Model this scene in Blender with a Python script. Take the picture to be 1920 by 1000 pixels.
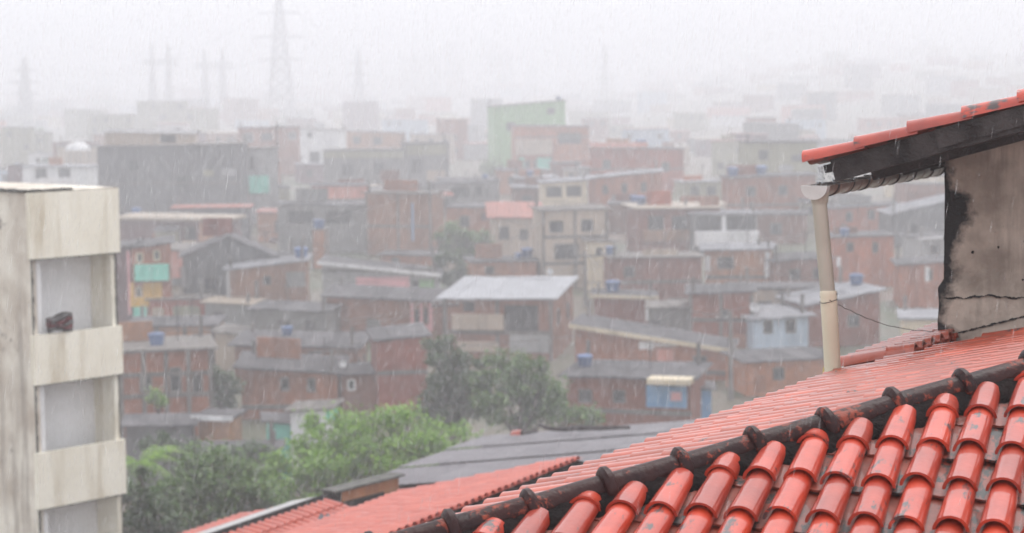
import bpy, math, random
from mathutils import Vector, Matrix
R = math.radians
rnd = random.Random(7)
for o in list(bpy.data.objects):
    bpy.data.objects.remove(o)
scene = bpy.context.scene
col = scene.collection

# ------------------------------------------------------------------ camera
FPX = 1920 * 70 / 36
PITCH = math.atan(340 / FPX)
ROLL = R(.5)
fwd = Vector((0, math.cos(PITCH), -math.sin(PITCH)))
r0 = Vector((1, 0, 0)); u0 = r0.cross(fwd)
rgt = r0 * math.cos(ROLL) - u0 * math.sin(ROLL)
upv = u0 * math.cos(ROLL) + r0 * math.sin(ROLL)
cam_data = bpy.data.cameras.new('camera')
cam_data.lens = 70; cam_data.sensor_width = 36; cam_data.clip_start = .1; cam_data.clip_end = 8000
cam_data.dof.use_dof = True; cam_data.dof.focus_distance = 10; cam_data.dof.aperture_fstop = 3
cam = bpy.data.objects.new('camera', cam_data); col.objects.link(cam)
cam.matrix_world = Matrix(((rgt.x, upv.x, -fwd.x, 0), (rgt.y, upv.y, -fwd.y, 0), (rgt.z, upv.z, -fwd.z, 0), (0, 0, 0, 1)))
scene.camera = cam

# ------------------------------------------------------------------ sky, sun, exposure
world = bpy.data.worlds.new('World'); scene.world = world; world.use_nodes = True
wn = world.node_tree; wn.nodes.clear()
sky = wn.nodes.new('ShaderNodeTexSky'); sky.sky_type = 'NISHITA'; sky.sun_disc = False
sky.sun_elevation = R(66); sky.sun_rotation = R(35); sky.dust_density = 6; sky.air_density = 1.4
hsv = wn.nodes.new('ShaderNodeHueSaturation'); hsv.inputs['Saturation'].default_value = .12   # cloud cover takes the blue out
mixs = wn.nodes.new('ShaderNodeMix'); mixs.data_type = 'RGBA'; mixs.inputs[0].default_value = .8
mixs.inputs[7].default_value = (10.4, 10.5, 10.9, 1)                                          # even cloud deck
bg = wn.nodes.new('ShaderNodeBackground'); bg.inputs['Strength'].default_value = .14
wo = wn.nodes.new('ShaderNodeOutputWorld')
wn.links.new(sky.outputs[0], hsv.inputs['Color']); wn.links.new(hsv.outputs[0], mixs.inputs[6])
wn.links.new(mixs.outputs[2], bg.inputs['Color']); wn.links.new(bg.outputs[0], wo.inputs['Surface'])
sun_data = bpy.data.lights.new('sun', 'SUN'); sun_data.energy = 1.5; sun_data.angle = R(40); sun_data.color = (1, .97, .92)
sun = bpy.data.objects.new('sun', sun_data); col.objects.link(sun)
sun_dir = Vector((math.sin(R(35)) * math.cos(R(66)), math.cos(R(35)) * math.cos(R(66)), math.sin(R(66))))
sun.rotation_euler = sun_dir.to_track_quat('Z', 'Y').to_euler()
vs = scene.view_settings
vs.view_transform = 'Standard'; vs.look = 'None'; vs.gamma = 1; vs.exposure = .08; vs.use_curve_mapping = False
scene.render.engine = 'CYCLES'
cy = scene.cycles
cy.use_denoising = True
cy.max_bounces = 8; cy.diffuse_bounces = 3; cy.glossy_bounces = 3; cy.transmission_bounces = 4
cy.transparent_max_bounces = 24; cy.volume_bounces = 3
cy.sample_clamp_indirect = 4
HAZE_DENSITY = .0021

# ------------------------------------------------------------------ helpers: projection
def ray(x, y): return fwd + rgt * ((x - 960) / FPX) - upv * ((y - 500) / FPX)
def at(x, y, Y):
    d = ray(x, y); return d * (Y / d.y)
def on_plane(x, y, P, n):
    d = ray(x, y); return d * (P.dot(n) / d.dot(n))
def px(P):
    z = P.dot(fwd); return 960 + FPX * P.dot(rgt) / z, 500 - FPX * P.dot(upv) / z
def lerp_tab(tab, v):
    if v <= tab[0][0]: return tab[0][1]
    for (a, b), (c, d) in zip(tab, tab[1:]):
        if v <= c: return b + (d - b) * (v - a) / (c - a)
    return tab[-1][1]
def sm(v):
    v = max(0, min(1, v)); return v * v * (3 - 2 * v)
TZ = [(-400, -20.5), (60, -20), (90, -19.6), (105, -18.2), (125, -18), (150, -17.5), (180, -16.4), (240, -15.4), (420, -16.1), (670, -16.2), (1300, -13.9), (2000, -5.4), (3150, -2)]
def tz(x, y):
    z = lerp_tab(TZ, y)
    if y > 420: z += 28 * sm((x / y - .02) / .17) * sm((y - 450) / 900)
    return z
ROWS = [(160, 2400), (170, 2000), (200, 1300), (250, 670), (303, 420), (400, 240), (500, 180), (595, 150), (697, 125), (807, 105), (973, 90)]
def D(yb): return lerp_tab(ROWS, yb)

# ------------------------------------------------------------------ helpers: objects
def link(o, parent=None):
    col.objects.link(o)
    if parent is not None: o.parent = parent
    return o
def empty(name, loc, rz=0):
    o = bpy.data.objects.new(name, None); o.empty_display_size = .2
    o.location = loc; o.rotation_euler = (0, 0, rz)
    return link(o)
def tag(o, label=None, cat=None, group=None, kind=None):
    if label: o['label'] = label
    if cat: o['category'] = cat
    if group: o['group'] = group
    if kind: o['kind'] = kind
    return o
class MB:
    def __init__(s): s.v = []; s.f = []
    def quad(s, a, b, c, d):
        n = len(s.v); s.v += [tuple(a), tuple(b), tuple(c), tuple(d)]; s.f.append((n, n + 1, n + 2, n + 3))
    def tri(s, a, b, c):
        n = len(s.v); s.v += [tuple(a), tuple(b), tuple(c)]; s.f.append((n, n + 1, n + 2))
    def hexa(s, p):                       # 8 corners: bottom 4 ccw, top 4 ccw
        n = len(s.v); s.v += [tuple(q) for q in p]
        for f in ((3, 2, 1, 0), (4, 5, 6, 7), (0, 1, 5, 4), (1, 2, 6, 5), (2, 3, 7, 6), (3, 0, 4, 7)):
            s.f.append(tuple(n + i for i in f))
        return s
    def box(s, x0, x1, y0, y1, z0, z1):
        return s.hexa([(x0, y0, z0), (x1, y0, z0), (x1, y1, z0), (x0, y1, z0), (x0, y0, z1), (x1, y0, z1), (x1, y1, z1), (x0, y1, z1)])
    def obox(s, O, ax, ay, az, a0, a1, b0, b1, c0, c1):
        P = lambda i, j, k: O + ax * i + ay * j + az * k
        return s.hexa([P(a0, b0, c0), P(a1, b0, c0), P(a1, b1, c0), P(a0, b1, c0), P(a0, b0, c1), P(a1, b0, c1), P(a1, b1, c1), P(a0, b1, c1)])
    def tube(s, pts, rad, n=8, cap=True):
        pts = [Vector(p) for p in pts]
        rads = rad if isinstance(rad, (list, tuple)) else [rad] * len(pts)
        base = len(s.v); ref = None
        for i, p in enumerate(pts):
            t = (pts[min(i + 1, len(pts) - 1)] - pts[max(i - 1, 0)]).normalized()
            if ref is None: ref = Vector((0, 0, 1)) if abs(t.z) < .9 else Vector((1, 0, 0))
            a = (ref - t * ref.dot(t)).normalized(); b = t.cross(a); ref = a
            for k in range(n):
                q = 2 * math.pi * k / n
                s.v.append(tuple(p + (a * math.cos(q) + b * math.sin(q)) * rads[i]))
        for i in range(len(pts) - 1):
            for k in range(n):
                k2 = (k + 1) % n
                s.f.append((base + i * n + k, base + i * n + k2, base + (i + 1) * n + k2, base + (i + 1) * n + k))
        if cap:
            s.f.append(tuple(base + k for k in reversed(range(n))))
            s.f.append(tuple(base + (len(pts) - 1) * n + k for k in range(n)))
        return s
    def rings(s, rings, closed=True, cap=False):
        base = len(s.v); n = len(rings[0])
        for r in rings: s.v += [tuple(p) for p in r]
        for i in range(len(rings) - 1):
            for k in range(n if closed else n - 1):
                k2 = (k + 1) % n
                s.f.append((base + i * n + k, base + i * n + k2, base + (i + 1) * n + k2, base + (i + 1) * n + k))
        if cap:
            s.f.append(tuple(base + k for k in reversed(range(n)))); s.f.append(tuple(base + (len(rings) - 1) * n + k for k in range(n)))
        return s
    def mesh(s, name, m, smooth=False, off=None):
        me = bpy.data.meshes.new(name)
        v = s.v if off is None else [(p[0] - off[0], p[1] - off[1], p[2] - off[2]) for p in s.v]
        me.from_pydata(v, [], s.f); me.update()
        if m: me.materials.append(m)
        if smooth:
            me.polygons.foreach_set('use_smooth', [True] * len(me.polygons))
            if smooth != 'all': me.set_sharp_from_angle(angle=R(smooth))
        return me
    def build(s, name, m, parent=None, smooth=False, off=None):
        return link(bpy.data.objects.new(name, s.mesh(name, m, smooth, off)), parent)
def inst(name, me, parent, M):
    o = bpy.data.objects.new(name, me); link(o, parent); o.matrix_local = M
    return o
def frame(O, ax, ay, az):
    return Matrix(((ax.x, ay.x, az.x, O.x), (ax.y, ay.y, az.y, O.y), (ax.z, ay.z, az.z, O.z), (0, 0, 0, 1)))

# ------------------------------------------------------------------ materials
MATS = {}
def mat(name, c1, c2=None, scale=1.5, rough=.6, bump=0, bscale=None, coat=0, streak=0, dark=None, dark_amt=0, rand=0, brick=False, spec=.5, metal=0, rdark=0, stretch=0, hue=0, film=False):
    m = bpy.data.materials.new(name); MATS[name] = m; m.use_nodes = True
    nt = m.node_tree; b = nt.nodes['Principled BSDF']; N = nt.nodes.new; L = nt.links.new
    b.inputs['Roughness'].default_value = rough; b.inputs['Specular IOR Level'].default_value = spec; b.inputs['Metallic'].default_value = metal
    if coat:
        b.inputs['Coat Weight'].default_value = coat; b.inputs['Coat Roughness'].default_value = .1; b.inputs['Coat IOR'].default_value = 1.55
        if film: b.inputs['Coat Roughness'].default_value = .03; b.inputs['Coat IOR'].default_value = 1.52
    tc = N('ShaderNodeTexCoord'); oi = N('ShaderNodeObjectInfo')
    ad = N('ShaderNodeVectorMath'); ad.operation = 'MULTIPLY_ADD'
    L(oi.outputs['Random'], ad.inputs[0]); ad.inputs[1].default_value = (37, 53, 71); L(tc.outputs['Object'], ad.inputs[2])
    vec = ad.outputs[0]
    def noise(sc, det=5, v=None, rg=.55):
        n = N('ShaderNodeTexNoise'); n.inputs['Scale'].default_value = sc; n.inputs['Detail'].default_value = det; n.inputs['Roughness'].default_value = rg
        L(v or vec, n.inputs['Vector']); return n.outputs['Fac']
    def ramp(src, a, z):
        r_ = N('ShaderNodeMapRange'); r_.inputs[1].default_value = a; r_.inputs[2].default_value = z; L(src, r_.inputs[0]); return r_.outputs[0]
    def mixc(f, a, c):
        x = N('ShaderNodeMix'); x.data_type = 'RGBA'; L(f, x.inputs[0])
        for s_, i in ((a, 6), (c, 7)):
            if isinstance(s_, tuple): x.inputs[i].default_value = (*s_, 1)
            else: L(s_, x.inputs[i])
        return x.outputs[2]
    c2 = c2 or tuple(k * .75 for k in c1)
    colr = mixc(ramp(noise(scale), .35, .65), c1, c2)
    if brick:
        sx = N('ShaderNodeSeparateXYZ'); L(tc.outputs['Object'], sx.inputs[0])
        s2 = N('ShaderNodeMath'); L(sx.outputs[0], s2.inputs[0]); L(sx.outputs[1], s2.inputs[1])
        cx = N('ShaderNodeCombineXYZ'); L(s2.outputs[0], cx.inputs[0]); L(sx.outputs[2], cx.inputs[1])
        bt = N('ShaderNodeTexBrick'); bt.inputs['Scale'].default_value = 1; bt.inputs['Brick Width'].default_value = .3; bt.inputs['Row Height'].default_value = .2
        bt.inputs['Mortar Size'].default_value = .014; L(cx.outputs[0], bt.inputs['Vector'])
        bt.inputs['Color1'].default_value = (1, 1, 1, 1); bt.inputs['Color2'].default_value = (.72, .72, .72, 1); bt.inputs['Mortar'].default_value = (.9, 1.15, 1.2, 1)
        x = N('ShaderNodeMix'); x.data_type = 'RGBA'; x.blend_type = 'MULTIPLY'; x.inputs[0].default_value = 1
        L(colr, x.inputs[6]); L(bt.outputs['Color'], x.inputs[7]); colr = x.outputs[2]
    if streak:                                            # rain runs down the wall
        mp = N('ShaderNodeMapping'); mp.inputs['Scale'].default_value = (1, 1, .12); L(vec, mp.inputs[0])
        colr = mixc(ramp(noise(streak, 6, mp.outputs[0], .65), .5, .72), colr, dark or tuple(k * .4 for k in c1))
    if dark_amt:                                          # mould and lichen
        sv = None
        if stretch:
            mp2 = N('ShaderNodeMapping'); mp2.inputs['Scale'].default_value = (1, stretch, 1); L(vec, mp2.inputs[0]); sv = mp2.outputs[0]
        s = noise((bscale or scale * 3), 8, sv, .72)
        big = noise(scale * .9, 3)
        sm_ = N('ShaderNodeMath'); L(s, sm_.inputs[0]); L(big, sm_.inputs[1])
        src = sm_.outputs[0]
        if rdark:
            md = N('ShaderNodeMath'); md.operation = 'MULTIPLY_ADD'; L(oi.outputs['Random'], md.inputs[0]); md.inputs[1].default_value = rdark; L(src, md.inputs[2]); src = md.outputs[0]
        f = ramp(src, 1.30 - dark_amt, 1.40 - dark_amt)
        colr = mixc(f, colr, dark or (.02, .018, .018))
    if rand:
        hs = N('ShaderNodeHueSaturation'); L(colr, hs.inputs['Color'])
        mr = N('ShaderNodeMapRange'); L(oi.outputs['Random'], mr.inputs[0]); mr.inputs[3].default_value = 1 - rand; mr.inputs[4].default_value = 1 + rand; L(mr.outputs[0], hs.inputs['Value'])
        colr = hs.outputs[0]
        if hue:
            fr = N('ShaderNodeMath'); fr.operation = 'MULTIPLY'; L(oi.outputs['Random'], fr.inputs[0]); fr.inputs[1].default_value = 7.3
            fr2 = N('ShaderNodeMath'); fr2.operation = 'FRACT'; L(fr.outputs[0], fr2.inputs[0])
            mh = N('ShaderNodeMapRange'); L(fr2.outputs[0], mh.inputs[0]); mh.inputs[3].default_value = .5 - hue * .15; mh.inputs[4].default_value = .5 + hue; L(mh.outputs[0], hs.inputs['Hue'])
            ms = N('ShaderNodeMapRange'); L(fr2.outputs[0], ms.inputs[0]); ms.inputs[3].default_value = 1.2; ms.inputs[4].default_value = .95; L(ms.outputs[0], hs.inputs['Saturation'])
    L(colr, b.inputs['Base Color'])
    if bump:
        bp = N('ShaderNodeBump'); bp.inputs['Strength'].default_value = bump; bp.inputs['Distance'].default_value = .02
        L(noise(bscale or scale * 4, 6), bp.inputs['Height']); L(bp.outputs[0], b.inputs['Normal'])
        if coat and not film: L(bp.outputs[0], b.inputs['Coat Normal'])
    return m
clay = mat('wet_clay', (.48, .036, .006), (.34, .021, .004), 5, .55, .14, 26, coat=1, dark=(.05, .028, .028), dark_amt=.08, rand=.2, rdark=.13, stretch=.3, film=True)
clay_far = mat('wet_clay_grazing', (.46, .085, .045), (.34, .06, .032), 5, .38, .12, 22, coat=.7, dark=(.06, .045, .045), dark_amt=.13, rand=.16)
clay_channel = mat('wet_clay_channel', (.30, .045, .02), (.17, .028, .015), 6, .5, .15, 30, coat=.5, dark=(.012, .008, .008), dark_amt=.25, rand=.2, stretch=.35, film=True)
clay_hip = mat('mouldy_hip_clay', (.016, .006, .007), (.032, .009, .008), 6, .4, .35, 30, coat=.14, dark=(.20, .035, .018), dark_amt=.22, rand=.3, spec=.12)
mortar_shade_dark = mat('black_mortar_shade', (.007, .006, .0065), (.016, .010, .010), 9, .7, .9, 40, spec=.08)
clay_mid = mat('red_roof_clay', (.50, .095, .055), (.40, .07, .042), 2, .4, coat=.4, rand=.05)
plaster_old = mat('old_plaster', (.43, .345, .285), (.29, .23, .19), 2.2, .7, .5, 9, dark=(.03, .028, .028), dark_amt=.07)
mould = mat('black_mould_shade', (.02, .019, .019), (.035, .033, .034), 7, .7, .6, 30, spec=.1)
timber = mat('black_timber', (.014, .011, .011), (.062, .053, .052), 4, .6, .9, 30, spec=.25, streak=0)
pvc = mat('grey_pvc', (.47, .43, .36), (.40, .36, .30), 3, .35, dark=(.1, .08, .06), streak=4)
pvc_cream = mat('cream_pvc', (.80, .74, .58), (.74, .67, .52), 3, .3)
pvc_brown = mat('brown_gutter', (.36, .27, .225), (.25, .18, .15), 8, .3, coat=.4)
white_cap = mat('white_gutter_cap', (.62, .60, .58), (.5, .48, .46), 6, .35)
steel = mat('dark_wire', (.05, .045, .045), None, 4, .5)
apt_cream = mat('cream_paint', (.88, .84, .73), (.80, .75, .63), .9, .6, streak=2.4, dark=(.56, .49, .37))
apt_wall = mat('stained_cream_wall', (.80, .75, .66), (.50, .43, .36), 1.1, .65, streak=2.2, dark=(.26, .22, .19), dark_amt=.1)
apt_inner = mat('loggia_grey', (.84, .84, .85), (.74, .74, .74), .8, .7)
grime = mat('roof_grime', (.05, .05, .045), (.1, .1, .09), 5, .7, .5)
ochre = mat('ochre_stain', (.5, .36, .12), (.45, .38, .22), 4, .7)
def bricky(n, c, k=.7): return mat(n, c, tuple(v * k for v in c), .5, .7, brick=True, streak=1.1, dark=tuple(v * .45 for v in c), rand=.26, hue=.022)
B1 = bricky('brick_red', (.33, .105, .066)); B2 = bricky('brick_orange', (.42, .16, .095)); B3 = bricky('brick_dark', (.23, .08, .058)); B4 = bricky('brick_plum', (.17, .075, .085))
def paint(n, c): return mat(n, c, tuple(v * .82 for v in c), .6, .6, streak=1.4, dark=tuple(v * .55 for v in c), rand=.06)
P = {k: paint('paint_' + k, c) for k, c in dict(white=(.78, .78, .79), grey=(.19, .185, .18), dgrey=(.115, .113, .118), lgrey=(.34, .34, .34), beige=(.46, .37, .29), cream=(.66, .56, .40), green=(.22, .40, .18), turq=(.20, .62, .50), yellow=(.70, .40, .06), pink=(.74, .36, .38), blue=(.16, .34, .58), sky=(.45, .55, .66), salmon=(.62, .26, .20), olive=(.30, .29, .20)).items()}
P.update(b1=B1, b2=B2, b3=B3, b4=B4)
rf_grey = mat('fibre_cement', (.115, .108, .115), (.062, .06, .064), .9, .85, rand=.25, spec=.12)
rf_slate = mat('dark_fibre_cement', (.165, .155, .17), (.115, .107, .12), .5, .6, rand=.06, spec=.35)
rf_zinc = mat('pale_zinc', (.34, .345, .37), (.28, .285, .305), .7, .7, spec=.2)
rf_light = mat('zinc_sheet', (.27, .27, .29), (.16, .16, .175), .7, .8, rand=.2, spec=.12)
rf_cream = mat('cream_slab', (.38, .31, .235), (.26, .215, .17), .8, .5, rand=.05)
rf_white = mat('white_edge', (.45, .44, .44), (.34, .335, .335), .8, .5)
rf_red = mat('far_red_roof', (.32, .09, .06), (.22, .065, .045), .8, .5, rand=.1)
concrete = mat('concrete', (.17, .155, .145), (.11, .10, .095), 1.2, .85, rand=.2, spec=.15)
RF = dict(zinc=rf_zinc, fcream=rf_grey, grey=rf_grey, light=rf_light, cream=rf_cream, white=rf_white, red=rf_red, conc=concrete)
glass = mat('dark_glass', (.025, .028, .032), (.04, .045, .05), 2, .15)
inside = mat('dark_interior', (.03, .029, .03), (.045, .042, .042), 2, .9)
tank_blue = mat('tank_blue', (.06, .13, .30), (.05, .10, .23), 2, .45, rand=.3)
lattice = mat('galvanised_lattice', (.10, .105, .10), None, 2, .5, metal=.3)
bark = mat('bark', (.09, .07, .055), (.06, .045, .035), 4, .9, .5)
mud = mat('wet_ground', (.13, .085, .065), (.07, .075, .04), .06, .6, streak=0, dark=(.05, .07, .03), dark_amt=.25)
water_m = mat('water', (.75, .78, .8), None, 2, .08)
def leaf_mat(name, a, b_):
    m = bpy.data.materials.new(name); m.use_nodes = True; nt = m.node_tree; b = nt.nodes['Principled BSDF']
    g = nt.nodes.new('ShaderNodeNewGeometry'); x = nt.nodes.new('ShaderNodeMix'); x.data_type = 'RGBA'
    x.inputs[6].default_value = (*a, 1); x.inputs[7].default_value = (*b_, 1)
    nt.links.new(g.outputs['Random Per Island'], x.inputs[0]); nt.links.new(x.outputs[2], b.inputs['Base Color'])
    b.inputs['Roughness'].default_value = .4
    t = nt.nodes.new('ShaderNodeBsdfTranslucent'); nt.links.new(x.outputs[2], t.inputs['Color'])
    mx = nt.nodes.new('ShaderNodeMixShader'); mx.inputs[0].default_value = .3
    out = nt.nodes['Material Output']
    nt.links.new(b.outputs[0], mx.inputs[1]); nt.links.new(t.outputs[0], mx.inputs[2]); nt.links.new(mx.outputs[0], out.inputs['Surface'])
    return m
leaf_bright = leaf_mat('leaf_bright', (.10, .24, .015), (.25, .44, .03))
leaf_mid = leaf_mat('leaf_mid', (.05, .12, .02), (.11, .20, .03))
leaf_dark = leaf_mat('leaf_dark', (.03, .07, .02), (.06, .115, .028))
rain_m = bpy.data.materials.new('rain_water'); rain_m.use_nodes = True
rb = rain_m.node_tree.nodes['Principled BSDF']
rb.inputs['Base Color'].default_value = (.95, .96, 1, 1); rb.inputs['Roughness'].default_value = .2; rb.inputs['Alpha'].default_value = .30
_nt = rain_m.node_tree; _t = _nt.nodes.new('ShaderNodeBsdfTranslucent'); _t.inputs['Color'].default_value = (1, 1, 1, 1)
_tr = _nt.nodes.new('ShaderNodeBsdfTransparent'); _m1 = _nt.nodes.new('ShaderNodeMixShader'); _m1.inputs[0].default_value = .10
_nt.links.new(_tr.outputs[0], _m1.inputs[1]); _nt.links.new(rb.outputs[0], _m1.inputs[2])
_m3 = _nt.nodes.new('ShaderNodeMixShader'); _m3.inputs[0].default_value = .13
_nt.links.new(_m1.outputs[0], _m3.inputs[1]); _nt.links.new(_t.outputs[0], _m3.inputs[2]); _nt.links.new(_m3.outputs[0], _nt.nodes['Material Output'].inputs['Surface'])
rb.inputs['Alpha'].default_value = 1

# ------------------------------------------------------------------ ground
def grid_sheet(name, xs, ys, f, m):
    g = MB(); nx = len(xs)
    for y in ys:
        for x in xs: g.v.append((x, y, f(x, y)))
    for j in range(len(ys) - 1):
        for i in range(nx - 1):
            a = j * nx + i; g.f.append((a, a + 1, a + nx + 1, a + nx))
    return g.build(name, m, None, 'all')
xs = sorted(set([-1400, -1000, -700, -500] + list(range(-400, 401, 16)) + [500, 700, 1000, 1400]))
ys = list(range(-60, 420, 12)) + list(range(440, 1100, 40)) + [1200, 1500, 2000, 2600, 3100]
ground = tag(grid_sheet('ground', xs, ys, lambda x, y: tz(x, y) - .3 + .35 * math.sin(x * .21 + y * .13) * (1 if y > 70 else 0), mud), kind='structure')

# ------------------------------------------------------------------ the tiled house in the foreground
def barrel(name, m, L, ra, rb_, th, flat=1., seg=12, lip=.0):
    g = MB(); rings = []
    prof = [(0, ra, ra * .9), (L * .5, (ra + rb_) / 2, (ra + rb_) / 2 * .9), (L * .94, rb_ * .99, rb_ * .89), (L, rb_ + lip, rb_ * .9 + lip)]
    for y, rx, _ in prof:
        out = []; inn = []
        for k in range(seg + 1):
            q = math.pi * k / seg
            out.append((rx * math.cos(q), y, flat * rx * math.sin(q)))
            inn.append(((rx - th) * math.cos(q), y, max(0, flat * rx * math.sin(q) - th)))
        rings.append(out + inn[::-1])
    g.rings(rings, closed=True)
    n = len(rings[0]); last = (len(rings) - 1) * n
    for k in range(seg):
        g.f.append((last + k, last + k + 1, last + n - 2 - k, last + n - 1 - k))
        g.f.append((k + 1, k, n - 1 - k, n - 2 - k))
    return g.mesh(name, m, 35)
def trough(name, m, L, ra, rb_, dep, seg=6):
    g = MB(); rings = []
    for y, rx in ((0, ra), (L * .5, (ra + rb_) / 2), (L, rb_)):
        t = [(rx * math.cos(math.pi * (1 - k / seg)), y, dep * (1 - math.sin(math.pi * k / seg))) for k in range(seg + 1)]
        rings.append(t + [(a, b, c - .011) for a, b, c in t[::-1]])
    g.rings(rings, closed=True)
    n = len(rings[0]); last = 2 * n
    for k in range(seg): g.f.append((last + k, last + k + 1, last + n - 2 - k, last + n - 1 - k))
    return g.mesh(name, m, 40)

H0 = at(830, 1028, 8.0); H1 = at(1920, 722, 8.8); hv = H1 - H0
def slope_frame(ang_c, sign_pt=None):
    c = Vector((math.cos(R(ang_c)), math.sin(R(ang_c)), 0))
    n = c.cross(hv).normalized()
    if n.z < 0: n = -n
    e = n.cross(c)
    if e.z > 0: e = -e
    return c, e.normalized(), n
cN, eN, nN = slope_frame(340)
cL, eL, nL = slope_frame(61)
if eN.y > 0: eN = -eN
HB = Vector((1.2, 10.5, -10))
house = empty('tiled_house', HB)
tag(house, 'red clay tiled house with dark mouldy hip and plastered upper wall in the foreground', 'house')
EX, SP = .33, .165
EAVE = on_plane(1090, 919, H0, nL)                     # point on the left eave
HD = hv.normalized()
hipA = H0 - HD * .75; hipB = H0 + hv + HD * 1.1
# decks under the tiles (also the body of the house)
deck = MB()
def low(p, dz): return Vector((p.x, p.y, p.z)) - Vector((0, 0, dz))
dn = [hipA - nN * .01, hipB - nN * .01, hipB + eN * 4.2 - nN * .01, hipA + eN * 4.2 - nN * .01]
eav0 = EAVE + cL * -.9 ; eav1 = EAVE + cL * 9.5
def deck_slab(pts, n, t):
    b = MB(); 
    b.hexa([p - n * t for p in pts] + list(pts)); return b
dk1 = deck_slab(dn, nN, .08)
back = hipB + cL * 5.5
dl = [EAVE + cL * -.95, EAVE + cL * 8.5, back, hipB, hipA]
dk = MB(); n0 = len(dk.v)
dk.v += [tuple(p - nL * .02) for p in dl] + [tuple(p - nL * .09) for p in dl]
dk.f += [(0, 1, 2, 3, 4), (9, 8, 7, 6, 5)] + [(i, (i + 1) % 5, (i + 1) % 5 + 5, i + 5) for i in range(5)]
dk.f = [tuple(reversed(f)) if False else f for f in dk.f]
n1 = len(dk.v); dk.v += dk1.v; dk.f += [tuple(n1 + i for i in f) for f in dk1.f]
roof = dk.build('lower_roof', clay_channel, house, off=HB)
# body walls under the roof
bw = MB()
bp = [EAVE + cL * -.3 - eL * .35, EAVE + cL * 8.3 - eL * .35, back - cL * .3 + Vector((1.2, -.6, 0)), hipB + eN * 3.8 + Vector((.4, 0, 0)), hipA + eN * 3.7 + cN * .6]
zt = [p.z - .25 for p in bp]
for i in range(5):
    a, b_ = bp[i], bp[(i + 1) % 5]
    bw.quad((a.x, a.y, -20.4), (b_.x, b_.y, -20.4), (b_.x, b_.y, b_.z - .25), (a.x, a.y, a.z - .25))
bw.build('lower_wall', plaster_old, house, off=HB)
cover_me = barrel('cover_tile', clay, .38, .056, .069, .011, .92, 14, .002)
coverL_me = barrel('cover_tile_grazing', clay_far, .38, .056, .069, .011, .92, 10, .002)
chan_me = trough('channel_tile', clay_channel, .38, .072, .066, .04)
chanL_me = trough('channel_tile_grazing', clay_far, .38, .072, .066, .04)
def tilt(n, e, a): return (n * math.cos(a) + e * math.sin(a)).normalized(), (e * math.cos(a) - n * math.sin(a)).normalized()
def hip_s(c_, e_, i_sp):
    # distance downhill (from H0 along e_) at which the hip crosses contour position i_sp
    k = i_sp / hv.dot(c_); return k * hv.dot(e_)
jr = random.Random(3)
tileN = 0
for i in range(-6, 20):
    cpos = i * SP + .03
    s0 = hip_s(cN, eN, cpos)
    for kind, off in (('cover', 0), ('channel', SP / 2)):
        cp = cpos + off; s0 = hip_s(cN, eN, cp)
        k0 = math.floor((s0 - .10) / EX)
        for k in range(k0, k0 + 14):
            s = k * EX + (0.02 if kind == 'channel' else 0)
            end = s + .38; s = max(s, s0 + (.05 if kind == 'cover' else .09) + jr.uniform(0, .02)); cut = (end - s) / .38
            if cut < .16: continue
            Pm = H0 + cN * cp + eN * s
            X, Y_ = px(Pm + eN * .2)
            if Y_ > 1180 or X > 2080 or X < 640: continue
            a = R(3.2 + jr.uniform(-.8, .8)); zn, ye = tilt(nN, eN, -a)
            wob = jr.uniform(-.03, .03); ax = (cN + eN * wob).normalized()
            sgn = 1 if ax.cross(ye).dot(zn) > 0 else -1
            O = Pm + nN * (.045 if kind == 'cover' else .02) + cN * jr.uniform(-.006, .006) + eN * jr.uniform(-.014, .014)
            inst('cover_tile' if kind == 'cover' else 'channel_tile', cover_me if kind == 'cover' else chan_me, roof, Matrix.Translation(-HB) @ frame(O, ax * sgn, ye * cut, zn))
            tileN += 1
def raised(cp): return 0
# slope behind the hip, tiles running down to the left eave
ED = (EAVE - H0).dot(eL)
for i in range(-8, 50):
    cp = i * SP + (EAVE - H0).dot(cL) - .3
    top = hip_s(cL, eL, cp)
    if top > ED - .05: continue
    for off, kind in ((0, 'cover'), (SP / 2, 'channel')):
        c_ = cp + off; top = hip_s(cL, eL, c_)
        k = 0
        while True:
            s = ED + .02 - .36 - k * EX; k += 1
            end = s + .38
            if end < max(top + .06, ED - 3.4): break
            s = max(s, top + .04); cut = (end - s) / .38
            if cut < .2: break
            Pm = H0 + cL * c_ + eL * s
            X, Y_ = px(Pm + eL * .2)
            if X > 1990 or Y_ < 520 or c_ > 5.2: continue
            if kind == 'channel' and i % 1: continue
            a = R(1.9 + jr.uniform(-.5, .5)); zn, ye = tilt(nL, eL, -a)
            ax = (cL + eL * jr.uniform(-.015, .015)).normalized(); sgn = 1 if ax.cross(ye).dot(zn) > 0 else -1
            O = Pm + nL * (.04 if kind == 'cover' else .018) + eL * jr.uniform(-.012, .012)
            inst('cover_tile' if kind == 'cover' else 'channel_tile', coverL_me if kind == 'cover' else chanL_me, roof, Matrix.Translation(-HB) @ frame(O, ax * sgn, ye * cut, zn))
            tileN += 1
print('tiles', tileN)
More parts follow.
